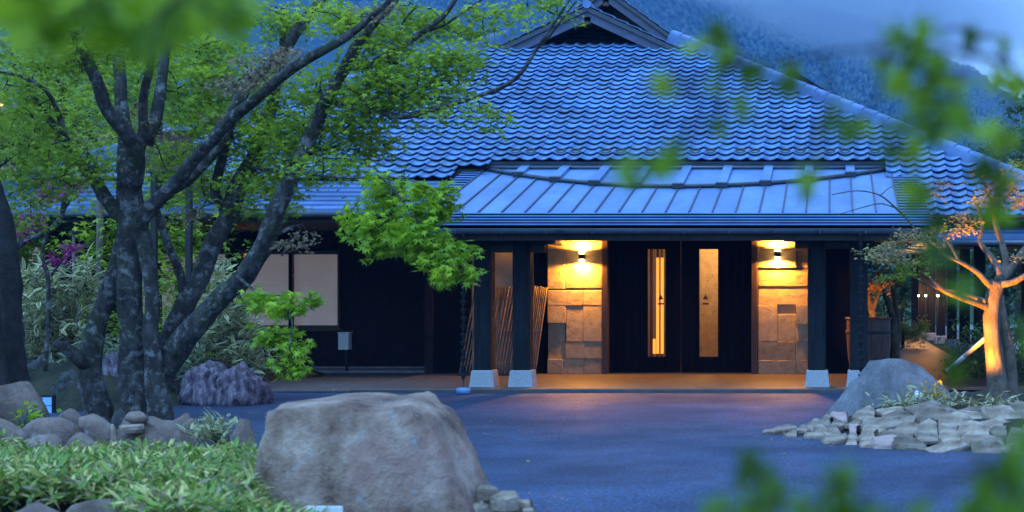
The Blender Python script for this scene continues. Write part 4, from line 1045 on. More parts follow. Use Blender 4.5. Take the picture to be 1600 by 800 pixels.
for i, (px_, d, h, r) in enumerate(((1405, 52, 6.5, 2.2), (1480, 58, 7.5, 2.6), (1570, 50, 6.0, 2.3), (1640, 46, 7.5, 2.4), (1590, 75, 10.2, 3.0), (1350, 56, 5.5, 2.0))):
    lab = ['dark evergreen tree behind the wooden tub', 'dark tree at the far end of the walkway', 'dark tree behind the right garden tree trunk', 'dark evergreen tree at the right edge of the garden', 'tall dark conifer standing at the far right below the ridge', 'low dark tree behind the right end porch post'][i]
    bg_tree('garden_tree', lab, ray_x(px_, d), d, h, r, h, 'conifer', 330, 0.20, 60+i, 0.0, group='dark trees behind the walkway', shape=OV, crown_lo=0.08)
# shrubs under the trees
def shrub(label, px_, d, w, h, mt_, n_, size, seed, z0=0.0, shape=OV, name='shrub', dy=None, group=None):
    rg = np.random.default_rng(seed); x = ray_x(px_, d)
    t = empty(name, (x, d, z0), label, 'shrub', group)
    st = []
    for k in range(9):
        a = rg.random()*6.28; q = rg.random()*w*0.7
        st.append(np.array([(x+0.1*w*math.cos(a), d+0.1*w*math.sin(a), z0-0.03, 0.014), (x+q*0.5*math.cos(a), d+q*0.5*math.sin(a), z0+h*0.5, 0.009), (x+q*math.cos(a), d+q*math.sin(a), z0+h*0.9, 0.004)]))
    limb_mesh('stems', st, M['bark_dark'], t, 5, 0, seed)
    nb_ = 10; cc = [(x+rg.uniform(-.75,.75)*w, d+rg.uniform(-.6,.6)*(dy or w), z0+h*rg.uniform(0.25, 0.85)) for _ in range(nb_)]
    lf_, _ = sprays(rg, cc, [(w*0.4, (dy or w)*0.4, h*0.25)]*nb_, [max(2, n_//nb_)]*nb_, 14, size, shape, 0.16, 0.6, 0.07)
    foliage('leaves', lf_, M[mt_], t); return t
for i, (px_, d, w, h, mt_, lab) in enumerate((
  (250, 20.5, 0.8, 1.5, 'maple_bright', 'bright green shrub seen between the maple stems'), (300, 21.5, 0.9, 1.9, 'maple_far', 'dark green shrub under the eave left of the window'), (120, 22.5, 1.2, 1.5, 'maple_far', 'green shrub behind the variegated bamboo'),
  (20, 21.5, 1.2, 1.9, 'maple_far', 'green shrub left of the purple maple'), (1412, 36, 0.55, 0.7, 'maple_far', 'round green shrub beside the garden path'), (1575, 22, 1.0, 1.0, 'conifer', 'dark green shrub behind the uplit tree at the right edge'), (1545, 24, 0.7, 0.42, 'conifer', 'low dark hedge shrub left of the uplit tree'), (1360, 44, 1.2, 1.3, 'conifer', 'dark shrub at the far end of the garden path'))):
    shrub(lab, px_, d, w, h, mt_, 120, 0.075, 80+i, shape=ML5 if 'maple' in mt_ else OV, group='garden shrubs')
# ---------------------------------------------------------------- rocks
def ico(sub):
    bm = bmesh.new(); bmesh.ops.create_icosphere(bm, subdivisions=sub, radius=1.0)
    v = np.array([p.co[:] for p in bm.verts]); f = np.array([[q.index for q in fc.verts] for fc in bm.faces]); bm.free(); return v, f
import bmesh
ICO = {k: ico(k) for k in (1, 2, 3, 4, 5)}
def rock(seed, size, sub=3, cuts=9, rough=0.06, cut=(0.55, 0.85), planes=None, soft=26.0, nscale=1.6):
    """a stone: sphere of directions cut back by planes (rounded), then roughened"""
    rg = np.random.default_rng(seed); d, f = ICO[sub]
    if planes is None:
        nrm = rg.normal(size=(cuts, 3)); nrm /= np.linalg.norm(nrm, axis=1)[:, None]; off = rg.uniform(*cut, cuts)
    else:
        nrm = np.array([p[:3] for p in planes], float); nrm /= np.linalg.norm(nrm, axis=1)[:, None]; off = np.array([p[3] for p in planes])
    dot = np.clip(d @ nrm.T, 1e-3, None); rad = off/dot
    rad = np.column_stack([rad, np.ones(len(d))*(1.0 if planes is None else 3.0)])
    r = (np.sum(rad**-soft, axis=1))**(-1/soft)
    o_ = rg.uniform(-50, 50, 3)
    nz = np.array([mnoise.fractal(tuple(q*nscale + o_), 0.9, 2.1, 5) for q in d*r[:, None]])
    p = d*(r*(1 + rough*nz))[:, None]*np.asarray(size)
    return p, f
def rock_obj(name, label, cat, base, size, seed, mt, parent=None, rz=0.0, sub=3, group=None, sink=0.12, **kw):
    p, f = rock(seed, size, sub, **kw)
    c, s = math.cos(rz), math.sin(rz); p = np.column_stack([p[:, 0]*c - p[:, 1]*s, p[:, 0]*s + p[:, 1]*c, p[:, 2]])
    p[:, 2] -= p[:, 2].min() + sink*(p[:, 2].max()-p[:, 2].min())
    me = mesh_np(name, p, f, sub >= 3)
    o = link_mesh(name, me, M[mt], parent, tuple(base))
    o.rotation_euler = (0, 0, 0)
    if label: tag(o, label, cat, group)
    return o

def slab(rg, w_, d_, h_, lean=0.0):
    """flat angular stone: irregular polygon with a chipped, sloping top"""
    n_ = int(rg.integers(6, 9)); a = np.sort(rg.uniform(0, 2*np.pi, n_)*0.35 + np.arange(n_)*2*np.pi/n_*1.0) ; r = rg.uniform(0.78, 1.08, n_)
    x, y = np.cos(a)*r*w_, np.sin(a)*r*d_; tx, ty = rg.normal(0, 0.07), rg.normal(lean, 0.07)
    rows = []
    for (k, z, q) in ((0.94, -0.6*h_, 0), (1.0, 0.25*h_, 1), (0.97, 0.72*h_, 1), (0.80, 1.0*h_, 1)):
        jx, jy = rg.normal(0, 0.02, n_)*w_, rg.normal(0, 0.02, n_)*d_
        rows.append(np.column_stack([x*k+jx, y*k+jy, z + q*(x*tx + y*ty) + rg.normal(0, 0.05, n_)*h_]))
    v = np.vstack(rows + [np.array([[rg.normal(0,.1)*w_, rg.normal(0,.1)*d_, 1.06*h_]])]); f = []
    for k in range(3):
        for i in range(n_): j = (i+1) % n_; f.append((k*n_+i, k*n_+j, (k+1)*n_+j, (k+1)*n_+i))
    for i in range(n_): f.append((3*n_+i, 3*n_+(i+1) % n_, 4*n_))
    return v, f

# the great boulder in the foreground (outline: steep left side, slightly hollow top, long right slope)
bd = 9.2; s = bd/F
bc = W(556, 762, bd)
planes = [(-.98,-.12,.196,.70), (-.85,-.6,.15,.74), (-.1,-.05,1,.565), (.04,-.1,1,.55), (.556,-.06,.831,.63), (.83,-.08,.557,.64), (.929,-.1,.371,.65), (.8,-.6,.3,.66),
          (-.05,-1,.28,.44), (.35,-1,.30,.50), (-.45,-1,.22,.56), (.1,-.75,.75,.56), (0,1,.1,.5), (.5,1,.2,.6), (-.5,1,.2,.6), (0,0,-1,.4)]
p, f = rock(4, (1,1,1), 5, planes=planes, rough=0.026, soft=220.0, nscale=4.6)
p[:, 0] *= 0.97
dent = np.exp(-(((p[:,0]-0.10)/0.16)**2))*np.clip(p[:,2]-0.3, 0, 1)*0.14 + np.exp(-(((p[:,0]+0.13)/0.05)**2 + ((p[:,2]-0.46)/0.06)**2))*0.02
p[:,2] -= dent
o = link_mesh('boulder', mesh_np('boulder', p, f, True), M['boulder'], None, (bc[0], bd+0.25, bc[2]))
tag(o, 'large pale boulder with a reddish patch lying beside the driveway in the foreground', 'boulder')
# small stones at its right foot
srg = np.random.default_rng(5)
foot = empty('stone_pile', W(790, 800, 9.3), 'pile of flat stones at the right foot of the large boulder', 'stones')
for k, (x, y, w_, h_) in enumerate(((765,762,22,10),(795,772,26,12),(815,786,22,9),(772,785,24,13),(800,800,26,12),(757,780,16,14),(782,812,28,12),(760,806,22,12),(826,800,14,8),(740,790,20,14),(748,815,24,14))):
    q = W(x, y, 9.45); h0 = h_*9.45/F
    v_, f_ = slab(srg, w_*9.45/F, 0.10, h0*1.3)
    link_mesh('stone', mesh_np('stone', v_, f_), M['flat_stone'], foot, (q[0], 9.45+srg.uniform(-.1,.15), max(0.01, q[2]-h0)))
# stones edging the planting under the maple
row = [(20,625,60,30,14.2,'grey_rock'),(10,672,46,20,12.2,'grey_rock'),(70,668,55,17,12.6,'grey_rock'),(110,655,40,18,13.2,'grey_rock'),(150,668,34,22,12.8,'grey_rock'),(200,610,1,1,1,None),
       (240,678,62,32,12.2,'grey_rock'),(300,672,40,20,12.7,'grey_rock'),(178,672,9,10,12.3,'flat_stone'),(345,690,30,12,11.8,'mossy_rock'),(375,685,26,32,11.3,'grey_rock'),(325,698,34,12,11.2,'mossy_rock'),(40,695,60,14,11.4,'grey_rock'),
       (120,690,44,14,11.6,'grey_rock'),(200,700,40,12,11.3,'mossy_rock'),(60,655,30,14,13.6,'mossy_rock'),(190,650,24,14,14.0,'mossy_rock'),(285,655,26,10,14.2,'grey_rock')]
labs = ['mossy grey rock at the left edge below the dark trunk','broad grey rock low at the left edge above the ground cover','long grey rock left of the large maple base','grey rock in front of the left maple stem','rounded grey rock in front of the maple between two stems','',
        'wide flat grey rock below the stacked stone','grey rock right of the wide flat rock','small tan pebble beside the wide flat rock','low mossy rock beside the bamboo grass tuft','upright grey rock left of the large boulder','low mossy rock behind the ground cover','flat grey rock half hidden behind the ground cover at the left edge',
        'flat grey rock half hidden behind the ground cover below the left stem','mossy rock half hidden behind the ground cover below the wide flat rock','dark mossy rock between the left trunk and the maple','dark mossy rock at the foot of the middle maple stem','low grey rock at the foot of the right maple stem']
for k, ((x, y, hw, hh, d, mt_), lab) in enumerate(zip(row, labs)):
    if not mt_: continue
    q = W(x, y, d); rx, rz_ = hw*1.12*d/F, hh*1.3*d/F
    top = W(x, y-hh, d)[2]
    hgt = top + 0.1
    p, f = rock(200+k, (rx, rx*0.75, 1.0), 3, cuts=16, rough=0.10, cut=(0.5, 0.8), nscale=2.0)
    zz = p[:, 2]; p[:, 2] = (zz-zz.min())/(zz.max()-zz.min())*hgt - 0.1
    o = link_mesh('rock', mesh_np('rock', p, f, True), M[mt_], None, (q[0], d, 0)); tag(o, lab, 'rock', 'rocks edging the maple bed')
st1 = W(212, 650, 12.0)
rock_obj('rock', 'small flat stone stacked on top of the wide grey rock', 'rock', (st1[0], 12.0, W(212, 662, 12.0)[2]), (0.115,0.09,0.06), 250, 'grey_rock', None, 0.2, 3, sink=0.0, cut=(0.6,0.9), group='rocks edging the maple bed')
q = W(210, 664, 12.0); sl_rg = np.random.default_rng(4)
for k, (dz, w_) in enumerate(((-0.045, 0.15), (-0.012, 0.125))):
    v_, f_ = slab(sl_rg, w_, 0.10, 0.024)
    o = link_mesh('slate', mesh_np('slate', v_, f_), M['flat_stone'], None, (q[0]+0.01*k, 11.98, q[2]+dz)); tag(o, ('lower' if k == 0 else 'upper') + ' of two thin slates under the small stacked stone', 'slate')
# purple rocks across the drive, mossy bank behind them
for k, (x, y, hw, hh, d, lab, mt_) in enumerate(((322,602,38,40,18.6,'streaked purple rock beside the driveway left of its twin','purple_rock'),(370,602,34,38,18.5,'streaked purple rock beside the driveway below the white striped bamboo','purple_rock'),(172,600,26,50,18.4,'purple rock seen between the maple stems','purple_rock'),
      (278,606,26,34,18.9,'mossy rock between the maple stem and the purple rocks','mossy_rock'),(65,580,34,30,18.8,'dark mossy rock above the blue ground light','mossy_rock'),(108,612,26,36,18.0,'grey speckled rock between the left trunk and the maple','mossy_rock'),(20,600,30,34,18.5,'dark rock behind the left trunk','mossy_rock'))):
    q = W(x, y, d); hgt = W(x, y-hh, d)[2] + 0.05
    jg = np.random.default_rng(k+3); pr = [(-1,-.3,.25,.80),(1,-.3,.2,.80),(0.2,-1,.35,.75),(-.4,-1,.2,.8),(0,1,.2,.9),(jg.uniform(.5,.9),-.1,1,.68),(-jg.uniform(.3,.8),-.2,1,.70),(0,0,-1,.8)]
    p, f = rock(300+k, (hw*1.05*d/F, hw*0.9*d/F, 1.0), 4, planes=pr, rough=0.22, soft=40, nscale=3.6)
    zz = p[:, 2]; p[:, 2] = (zz-zz.min())/(zz.max()-zz.min())*hgt - 0.05
    o = link_mesh('rock', mesh_np('rock', p, f, True), M[mt_], None, (q[0], d, 0)); tag(o, lab, 'rock', 'rocks along the far side of the driveway')

# ---------------------------------------------------------------- planted beds (raised soil)
def mound(name, outline, h, mt_, seed, n_=34, edge=0.35):
    """soil mound inside an outline (list of x,y), rising towards its middle"""
    o2 = np.array(outline); c = o2.mean(axis=0); rings = [0.0, 0.03, 0.1, 0.22, 0.4, 0.6, 0.8, 0.97]
    cl = np.vstack([o2, o2[:1]]); ring = spline(cl, n_*2)[:-1]
    v = []; 
    for q in rings:
        for pnt in ring:
            x, y = pnt + (c-pnt)*q; z = h*(1-(1-min(1, q/edge))**2) + 0.05*h*mnoise.noise((x*1.3, y*1.3, seed)) - 0.02*(q == 0)
            v.append((x, y, z))
    m_ = len(ring); f = [(a*m_+i, a*m_+(i+1) % m_, (a+1)*m_+(i+1) % m_, (a+1)*m_+i) for a in range(len(rings)-1) for i in range(m_)]
    f.append(tuple((len(rings)-1)*m_+i for i in range(m_)))
    o = link_mesh(name, mesh_np(name, v, f, True), M[mt_]); o['kind'] = 'structure'; return o
def gp(px, py):                        # photo pixel on the ground
    d = EYE*F/(py-PY); return (ray_x(px, d), d)
mound('planting_bed', [gp(-500,668), gp(-200,655), gp(40,662), gp(200,668), gp(300,672), gp(400,705), gp(450,760), gp(440,830), gp(200,900), gp(-300,900), gp(-700,800)], 0.10, 'soil', 1.0)
mound('planting_bed', [(-22,18.6), gp(-100,640), gp(60,640), gp(180,645), gp(300,632), gp(395,622), gp(425,605), (-9.4,22.5), (-9.6,25.2), (-22,25.6)], 0.55, 'soil', 2.0, edge=0.5)
mound('planting_bed', [gp(1300,668), gp(1400,690), gp(1520,698), gp(1700,698), (9,14.5), (9,20.3), (3.0,20.4), gp(1420,640), gp(1340,640)], 0.20, 'soil', 3.0, edge=0.3)

# ---------------------------------------------------------------- variegated dwarf bamboo
def blades(rg, pts, n_each, size, spread, up, shape=OVN, tone=(0.5, 0.25), fan=1.0, dz=0.05):
    n_ = len(pts)*n_each; pos = np.repeat(np.asarray(pts), n_each, axis=0) + np.column_stack([rg.normal(0, spread, n_), rg.normal(0, spread, n_), rg.normal(0, dz, n_)])
    return leaves(pos, size*rg.uniform(0.6, 1.25, n_), rg.random(n_)*2*np.pi, rg.normal(up, 0.45, n_), rg.normal(0, 0.4, n_), shape, np.clip(rg.normal(tone[0], tone[1], n_), 0, 1))
def sasa_clump(label, rows, d, mt_, seed, size=0.2, dens=1.0, group=None, name='bamboo_clump'):
    rg = np.random.default_rng(seed)
    x0, y0 = rows[0][0], rows[0][1]; t = empty(name, (ray_x(x0, d), d, 0), label, 'bamboo', group)
    pts = []
    for (x, y, hw, hh, dp, n_) in rows:
        q = W(x, y, d)
        a = rg.normal(size=(int(n_*dens), 3)); a /= np.linalg.norm(a, axis=1)[:, None]; a *= rg.random((len(a), 1))**0.4
        pts.append(q + a*np.array([hw*d/F, dp, hh*d/F]))
    pts = np.vstack(pts)
    foliage('leaves', [blades(rg, pts, 5, size, 0.05, 0.25)], M[mt_], t)
    st = []
    for q in pts[::6]: st.append(np.array([(q[0]+rg.normal()*0.08, q[1]+rg.normal()*0.08, -0.02, 0.005), (q[0]+rg.normal()*0.05, q[1], q[2]*0.5, 0.004), (q[0], q[1], q[2], 0.0025)]))
    limb_mesh('canes', st, M['bamboo'], t, 5, 0, seed); return t
sasa_clump('tall white striped bamboo clump behind the left maple stems', [(85,470,45,45,.5,90),(60,520,50,40,.5,90),(110,500,35,50,.5,60),(100,545,50,28,.4,60),(130,430,25,30,.4,26),(60,440,30,25,.4,30)], 19.6, 'sasa_pale', 1, 0.21)
sasa_clump('white striped bamboo clump left of the window above the purple rocks', [(365,510,40,36,.4,70),(350,470,28,28,.4,34),(385,545,30,34,.4,55),(330,530,25,36,.4,36),(400,580,16,16,.3,20),(340,430,18,22,.3,14)], 19.2, 'sasa_pale', 2, 0.20)
sasa_clump('brownish bamboo grass at the foot of the maple', [(150,540,30,30,.3,24),(185,560,18,30,.3,20),(115,570,30,12,.3,20),(160,590,20,20,.3,14)], 18.9, 'sasa', 3, 0.17)
sasa_clump('green bamboo grass hanging over the mossy rock', [(290,570,26,26,.3,32),(300,545,20,20,.3,20),(265,580,14,24,.2,16)], 18.8, 'sasa', 4, 0.13)
sasa_clump('small variegated grass tuft between the upright grey rock and the driveway', [(335,680,26,14,.12,34),(350,672,16,14,.1,14),(320,672,14,10,.1,10)], 11.6, 'sasa_pale', 5, 0.10)
# leafy ground cover of the foreground bed
cg = np.random.default_rng(31); pts = []
while len(pts) < 2300:
    px_, d = cg.uniform(-40, 500), cg.uniform(7.9, 11.3)
    x = ray_x(px_, d)
    if px_ > 395 and d > 8.5: continue
    if px_ < 210 and d < 8.75: continue
    lim = 11.2 - 0.0006*px_
    if d > lim: continue
    hgt = 0.24 + 0.13*mnoise.noise((x*1.1, d*1.1, 4.0)) + 0.05*mnoise.noise((x*3.5, d*3.5, 7.0))
    if px_ > 380: hgt *= max(0.4, 1 - (px_-380)/160.0)
    pts.append((x, d, 0.03 + hgt*cg.uniform(0.55, 1.0)))
pts = np.array(pts)
o = foliage('ground_cover', [blades(cg, pts, 9, 0.102, 0.055, 0.35, OVN, (0.55, 0.36), dz=0.03)], M['cover'], None, 'stuff')
tag(o, 'low dense bamboo grass covering the foreground bed left of the boulder', 'ground cover')
# two half-buried stones at the very bottom
for k, (x, y, hw, d, lab) in enumerate(((60,795,70,8.3,'dark rock at the bottom left corner under the ground cover'), (150,790,52,8.25,'grey rock at the bottom edge in front of the ground cover'))):
    q = W(x, y, d); p, f = rock(330+k, (hw*d/F, hw*0.6*d/F, 0.5), 3, cuts=10, rough=0.07)
    zz = p[:, 2]; p[:, 2] = (zz-zz.min())/(zz.max()-zz.min())*(W(x, y-12, d)[2]+0.1) - 0.1
    o = link_mesh('rock', mesh_np('rock', p, f, True), M['grey_rock'], None, (q[0], d, 0)); tag(o, lab, 'rock', 'rocks at the bottom of the picture')
# white plant plate in front of the boulder
q = W(508, 800, 8.35); pl_ = empty('plant_sign', (q[0], 8.35, 0), 'small white plate sticking up in front of the large boulder', 'sign')
b = MB(); b.bbox(q[0]-0.105, q[0]+0.105, 8.34, 8.352, q[2]-0.10, q[2]+0.035, 0.003); b.build('plate', M['white_paint'], pl_)
b = MB(); b.tube([(q[0], 8.36, 0.0), (q[0], 8.36, q[2]-0.02)], 0.008, 6); b.build('stake', M['iron'], pl_)

# ---------------------------------------------------------------- small things of the left garden
gl = empty('ground_light', W(66, 640, 17.2), 'pale blue paned ground light between the left trunk and the maple', 'lamp')
q = W(66, 634, 17.2)
M['ground_glow'] = emit('pale_panel', (0.16, 0.42, 0.9), 0.08)
for i in range(2):
    for j in range(2):
        b = MB(); b.box(q[0]-0.115+i*0.12, q[0]-0.01+i*0.12, 17.2, 17.21, q[2]-0.10+j*0.105, q[2]-0.005+j*0.105); b.build('pane', M['ground_glow'], gl)
b = MB(); b.box(q[0]-0.13, q[0]+0.125, 17.212, 17.28, q[2]-0.13, q[2]+0.13); b.build('housing', M['iron'], gl)
b = MB(); b.box(q[0]-0.02, q[0]+0.02, 17.22, 17.26, 0.0, q[2]-0.1); b.build('stand', M['iron'], gl)
# herb with round yellow green leaves at the foot of the dark trunk
hrg = np.random.default_rng(9); q = W(50, 655, 13.4)
hb = empty('leafy_herb', (q[0], 13.4, 0.05), 'yellow green leafy herb at the foot of the dark left trunk', 'plant')
pp_ = np.array([W(50,650,13.4)+hrg.normal(0,1,3)*np.array([.1,.06,.035]) for _ in range(26)])
foliage('leaves', [blades(hrg, pp_, 2, 0.085, 0.02, 0.1, OV, (0.6,0.2))], M['maple_bright'], hb)
limb_mesh('stems', [np.array([(q[0]+hrg.normal()*0.02, 13.4, 0.0, 0.004), (p_[0], p_[1], p_[2], 0.002)]) for p_ in pp_[::3]], M['bark_dark'], hb, 5, 0, 1)
# dark wooden board sign behind the maple fork, on two posts
q0, q1 = W(228, 270, 20.5), W(300, 207, 20.5)
bs = empty('board_sign', ((q0[0]+q1[0])/2, 20.5, 0.3), 'dark wooden plank board with a small cap behind the maple fork', 'sign')
zc = [q0[2], q0[2]+0.27, q1[2]-0.02]
for z0, z1 in ((zc[0], zc[1]-0.012), (zc[1], zc[2])):
    b = MB(); b.bbox(q0[0], q1[0], 20.48, 20.54, z0, z1, 0.008); b.build('plank', M['frame_wood'], bs)
b = MB(); b.bbox(q0[0]-0.06, q1[0]+0.06, 20.44, 20.60, q1[2]-0.018, q1[2]+0.02, 0.006); b.build('cap', M['dark_wood'], bs)
for x in (q0[0]+0.08, q1[0]-0.08):
    b = MB(); b.bbox(x-0.04, x+0.04, 20.545, 20.62, 0.3, q1[2]-0.02, 0.005); b.build('post', M['dark_wood'], bs)
# thin stakes and a pale post with a metal cap
q = W(155, 570, 22); b = MB(); b.tube([(q[0], 22, 0.3), (q[0]+0.02, 22, W(155,300,22)[2])], 0.055, 8)
o = b.build('thin_trunk', M['bark_pale']); tag(o, 'pale straight trunk rising behind the left maple stem', 'tree trunk')
q = W(115, 420, 20.8); gp_ = empty('capped_post', (q[0], 20.8, 0.3), 'thin grey post with a flat cap behind the purple maple', 'post')
b = MB(); b.tube([(q[0], 20.8, 0.3), (q[0], 20.8, W(0,364,20.8)[2])], 0.022, 8); b.build('pole', M['bark_pale'], gp_)
b = MB(); b.bbox(q[0]-0.05, q[0]+0.05, 20.75, 20.85, W(0,364,20.8)[2], W(0,361,20.8)[2], 0.004); b.build('cap', M['iron'], gp_)
# the orange walled house far left
fh = empty('orange_house', (ray_x(15, 46), 47, 0), 'distant house with an orange wall behind the trees at the left edge', 'house')
M['orange_wall'] = noisy('orange_wall', (0.42,0.20,0.14), (0.48,0.24,0.17), 3, 0.9, 0.2, 0.1)
xa, xb = ray_x(-120, 46), ray_x(62, 46)
b = MB(); b.box(xa, xb, 46, 52, 0, W(0,180,46)[2]); b.build('wall', M['orange_wall'], fh)
b = MB(); zt = W(0,180,46)[2]; b.prism([(45.5, zt), (52.5, zt), (49, zt+1.6)], xa-0.4, xb+0.4, 'x'); b.build('roof', M['metal_dark'], fh)
b = MB(); b.box(xb-0.28, xb-0.02, 45.95, 45.99, W(0,218,46)[2], W(0,204,46)[2]); w = b.build('window', M['metal_dark'], fh)
b = MB(); b.box(xb-0.25, xb-0.05, 45.94, 45.948, W(0,216,46)[2], W(0,206,46)[2]); b.build('pane', M['glass'], w)
pz = W(2,160,45.9); b = MB(); b.lathe([(0,-.12),(.09,-.08),(.12,0),(.09,.08),(0,.12)], pz, 12); b.build('lit_lantern', emit('far_lantern', (1.0,0.55,0.2), 1.5), fh)

# ---------------------------------------------------------------- things at the porch
q = W(540, 533, 25.2); ub = empty('utility_box', (q[0], 25.2, 0.06), 'white metal utility box on a thin black pole beside the dark wall', 'utility box')
b = MB(); b.bbox(q[0]-0.10, q[0]+0.085, 25.1, 25.28, q[2]-0.15, q[2]+0.14, 0.008); bx = b.build('box', M['white_paint'], ub)
b = MB(); b.bbox(q[0]-0.11, q[0]+0.10, 25.09, 25.30, q[2]+0.142, q[2]+0.16, 0.004); b.build('lid', M['white_paint'], bx)
b = MB(); b.box(q[0]-0.075, q[0]+0.06, 25.096, 25.099, q[2]-0.12, q[2]+0.11); b.build('door_panel', M['white_paint'], bx)
b = MB(); b.tube([(q[0]+0.02, 25.2, 0.05), (q[0]+0.02, 25.2, q[2]-0.14)], 0.022, 8); b.build('pole', M['iron'], ub)
# bamboo screens leaning on the plaster wall
for (x0, x1, lean, lab) in ((-5.93+(-.35), -5.50, 0.16, 'bamboo cane screen leaning at the left behind the rain chain'), (-5.50+0.02, -4.98, 0.12, 'bamboo cane screen leaning between the two left porch posts')):
    sc_ = empty('bamboo_screen', ((x0+x1)/2, 23.9, 0.055), lab, 'bamboo screen', 'bamboo screens leaning on the plaster wall')
    n_ = 15; crg = np.random.default_rng(int(-x0*100)); H = W(0,449,24.2)[2] - 0.08
    for k in range(n_):
        f_ = (k+0.5)/n_; xb_ = x0 + (x1-x0)*f_; xt = xb_ + lean; h_ = H + crg.normal()*0.015
        pts_ = []; rr = []
        for j in range(13):
            t = j/12; pts_.append((xb_+(xt-xb_)*t, 23.85+0.42*t + 0.002*crg.normal(), 0.08+h_*t)); rr.append(0.0155*(1.16 if (j+k*5) % 4 == 0 else 1.0))
        b = MB(); b.tube(pts_, rr, 6); b.build('cane', M['bamboo'], sc_)
    for t in (0.12, 0.5, 0.88):
        b = MB(); b.tube([(x0+lean*t-0.01, 23.85+0.42*t-0.02, 0.08+H*t), (x1+lean*t+0.01, 23.85+0.42*t-0.02, 0.08+H*t)], 0.004, 5); b.build('tie', M['bamboo'], sc_)
    b = MB(); b.box(x0-0.01, x1+0.01, 23.78, 23.93, 0.056, 0.082); b.build('foot_rail', M['dark_wood'], sc_)
# rain chains of small cups under the gutter
cup = MB(); cup.lathe([(0.012,-0.045),(0.016,-0.04),(0.042,0.035),(0.044,0.04),(0.036,0.034),(0.012,-0.036)], (0,0,0), 12)
cup_me = cup.mesh('cup'); cup_me.materials.append(M['iron'])
lnk = MB(); v_, f_ = tube_np(np.array([(0.012*math.cos(a), 0.0, 0.026*math.sin(a)) for a in np.linspace(0, 2*np.pi, 11)]), np.full(11, 0.0035), 5); lnk.add(v_, f_, True)
link_me = lnk.mesh('chain_link'); link_me.materials.append(M['iron'])
for (px_, zb, lab) in ((724, 0.10, 'black cup rain chain hanging left of the bamboo screen into a basin'), (1345, 0.14, 'black cup rain chain hanging in front of the rightmost porch post')):
    x = ray_x(px_, 20.36); rc = empty('rain_chain', (x, 20.36, 2.30), lab, 'rain chain', 'rain chains under the gutter')
    z = 2.25; k = 0
    while z > zb + 0.05:
        for me_, dz in ((cup_me, 0.0), (link_me, -0.062)):
            o = bpy.data.objects.new(me_.name, me_); C.objects.link(o); o.location = (x+random.gauss(0,.0015), 20.36, z+dz); o.rotation_euler = (0,0,k*1.3)
            o.parent = rc; o.matrix_parent_inverse = world_matrix(rc).inverted()
        z -= 0.118; k += 1
    b = MB(); b.tube([(x, 20.36, 2.32), (x, 20.36, zb)], 0.003, 5); b.build('wire', M['iron'], rc)
x = ray_x(724, 20.36); bs_ = MB(); bs_.lathe([(0.0,0.0),(0.085,0.0),(0.10,0.012),(0.10,0.085),(0.085,0.09),(0.075,0.06),(0.0,0.055)], (x, 20.36, 0.0), 18)
M['glazed'] = noisy('blue_glaze', (0.10,0.22,0.42), (0.16,0.30,0.50), 6, 0.3, 0.6, 0.1)
o = bs_.build('basin', M['glazed']); tag(o, 'small pale blue basin under the left rain chain', 'basin')
# wooden tub behind the right posts, with an uplit shrub
tc_ = (ray_x(1357, 23.4), 23.4); tubo = empty('wooden_tub', (tc_[0], tc_[1], 0.0), 'large weathered wooden tub standing right of the porch posts', 'tub')
nst = 22
for k in range(nst):
    a0, a1 = 2*math.pi*k/nst, 2*math.pi*(k+0.96)/nst; v_ = []
    for (z, r) in ((0.02,0.27),(0.35,0.335),(0.72,0.365),(1.02,0.36)):
        for a, rr in ((a0, r), (a1, r), (a1, r-0.03), (a0, r-0.03)): v_.append((tc_[0]+rr*math.cos(a), tc_[1]+rr*math.sin(a), z))
    f_ = [(q*4+i, q*4+(i+1) % 4, q*4+4+(i+1) % 4, q*4+4+i) for q in range(3) for i in range(4)] + [(3,2,1,0),(12,13,14,15)]
    b = MB(); b.add(v_, f_); b.build('stave', M['tub_wood'], tubo)
for z, r in ((0.22,0.315),(0.80,0.372)):
    b = MB(); b.lathe([(r,z-0.025),(r+0.008,z-0.02),(r+0.008,z+0.02),(r,z+0.025)], (tc_[0],tc_[1],0), 28); b.build('hoop', M['iron'], tubo)
b = MB(); b.lathe([(0.36,1.0),(0.385,1.01),(0.385,1.04),(0.30,1.04),(0.30,0.95),(0.0,0.94)], (tc_[0],tc_[1],0), 28); b.build('rim', M['tub_wood'], tubo)

# ---------------------------------------------------------------- covered walkway on the right
wk = empty('covered_walkway', (2.9, 38, 0), 'covered walkway with dark posts on pale stone feet receding on the right', 'walkway')
for k in range(7):
    y = 31.2 + k*2.6; x = 3.22 - k*0.085
    b = MB(); b.bbox(x-0.12, x+0.12, y-0.12, y+0.12, 0.22, 2.5, 0.012); po = b.build('post', M['post_wood'], wk)
    b = MB(); b.bbox(x-0.17, x+0.17, y-0.17, y+0.17, 0.0, 0.23, 0.02); b.build('stone_foot', M['granite'], po)
b = MB(); b.add([(2.2,30.5,2.62),(4.4,30.5,2.62),(3.9,50,2.62),(1.7,50,2.62),(2.2,30.5,2.7),(4.4,30.5,2.7),(3.9,50,2.7),(1.7,50,2.7)], [(0,3,2,1),(4,5,6,7),(0,1,5,4),(1,2,6,5),(2,3,7,6),(3,0,4,7)]); b.build('roof', M['sheet'], wk)
b = MB(); b.add([(3.1,30.6,2.44),(3.34,30.6,2.44),(2.8,49.5,2.44),(2.56,49.5,2.44),(3.1,30.6,2.61),(3.34,30.6,2.61),(2.8,49.5,2.61),(2.56,49.5,2.61)], [(0,3,2,1),(4,5,6,7),(0,1,5,4),(1,2,6,5),(2,3,7,6),(3,0,4,7)]); b.build('beam', M['dark_wood'], wk)
M['path_lamp'] = emit('path_lamp', (1.0, 0.8, 0.55), 9.0)
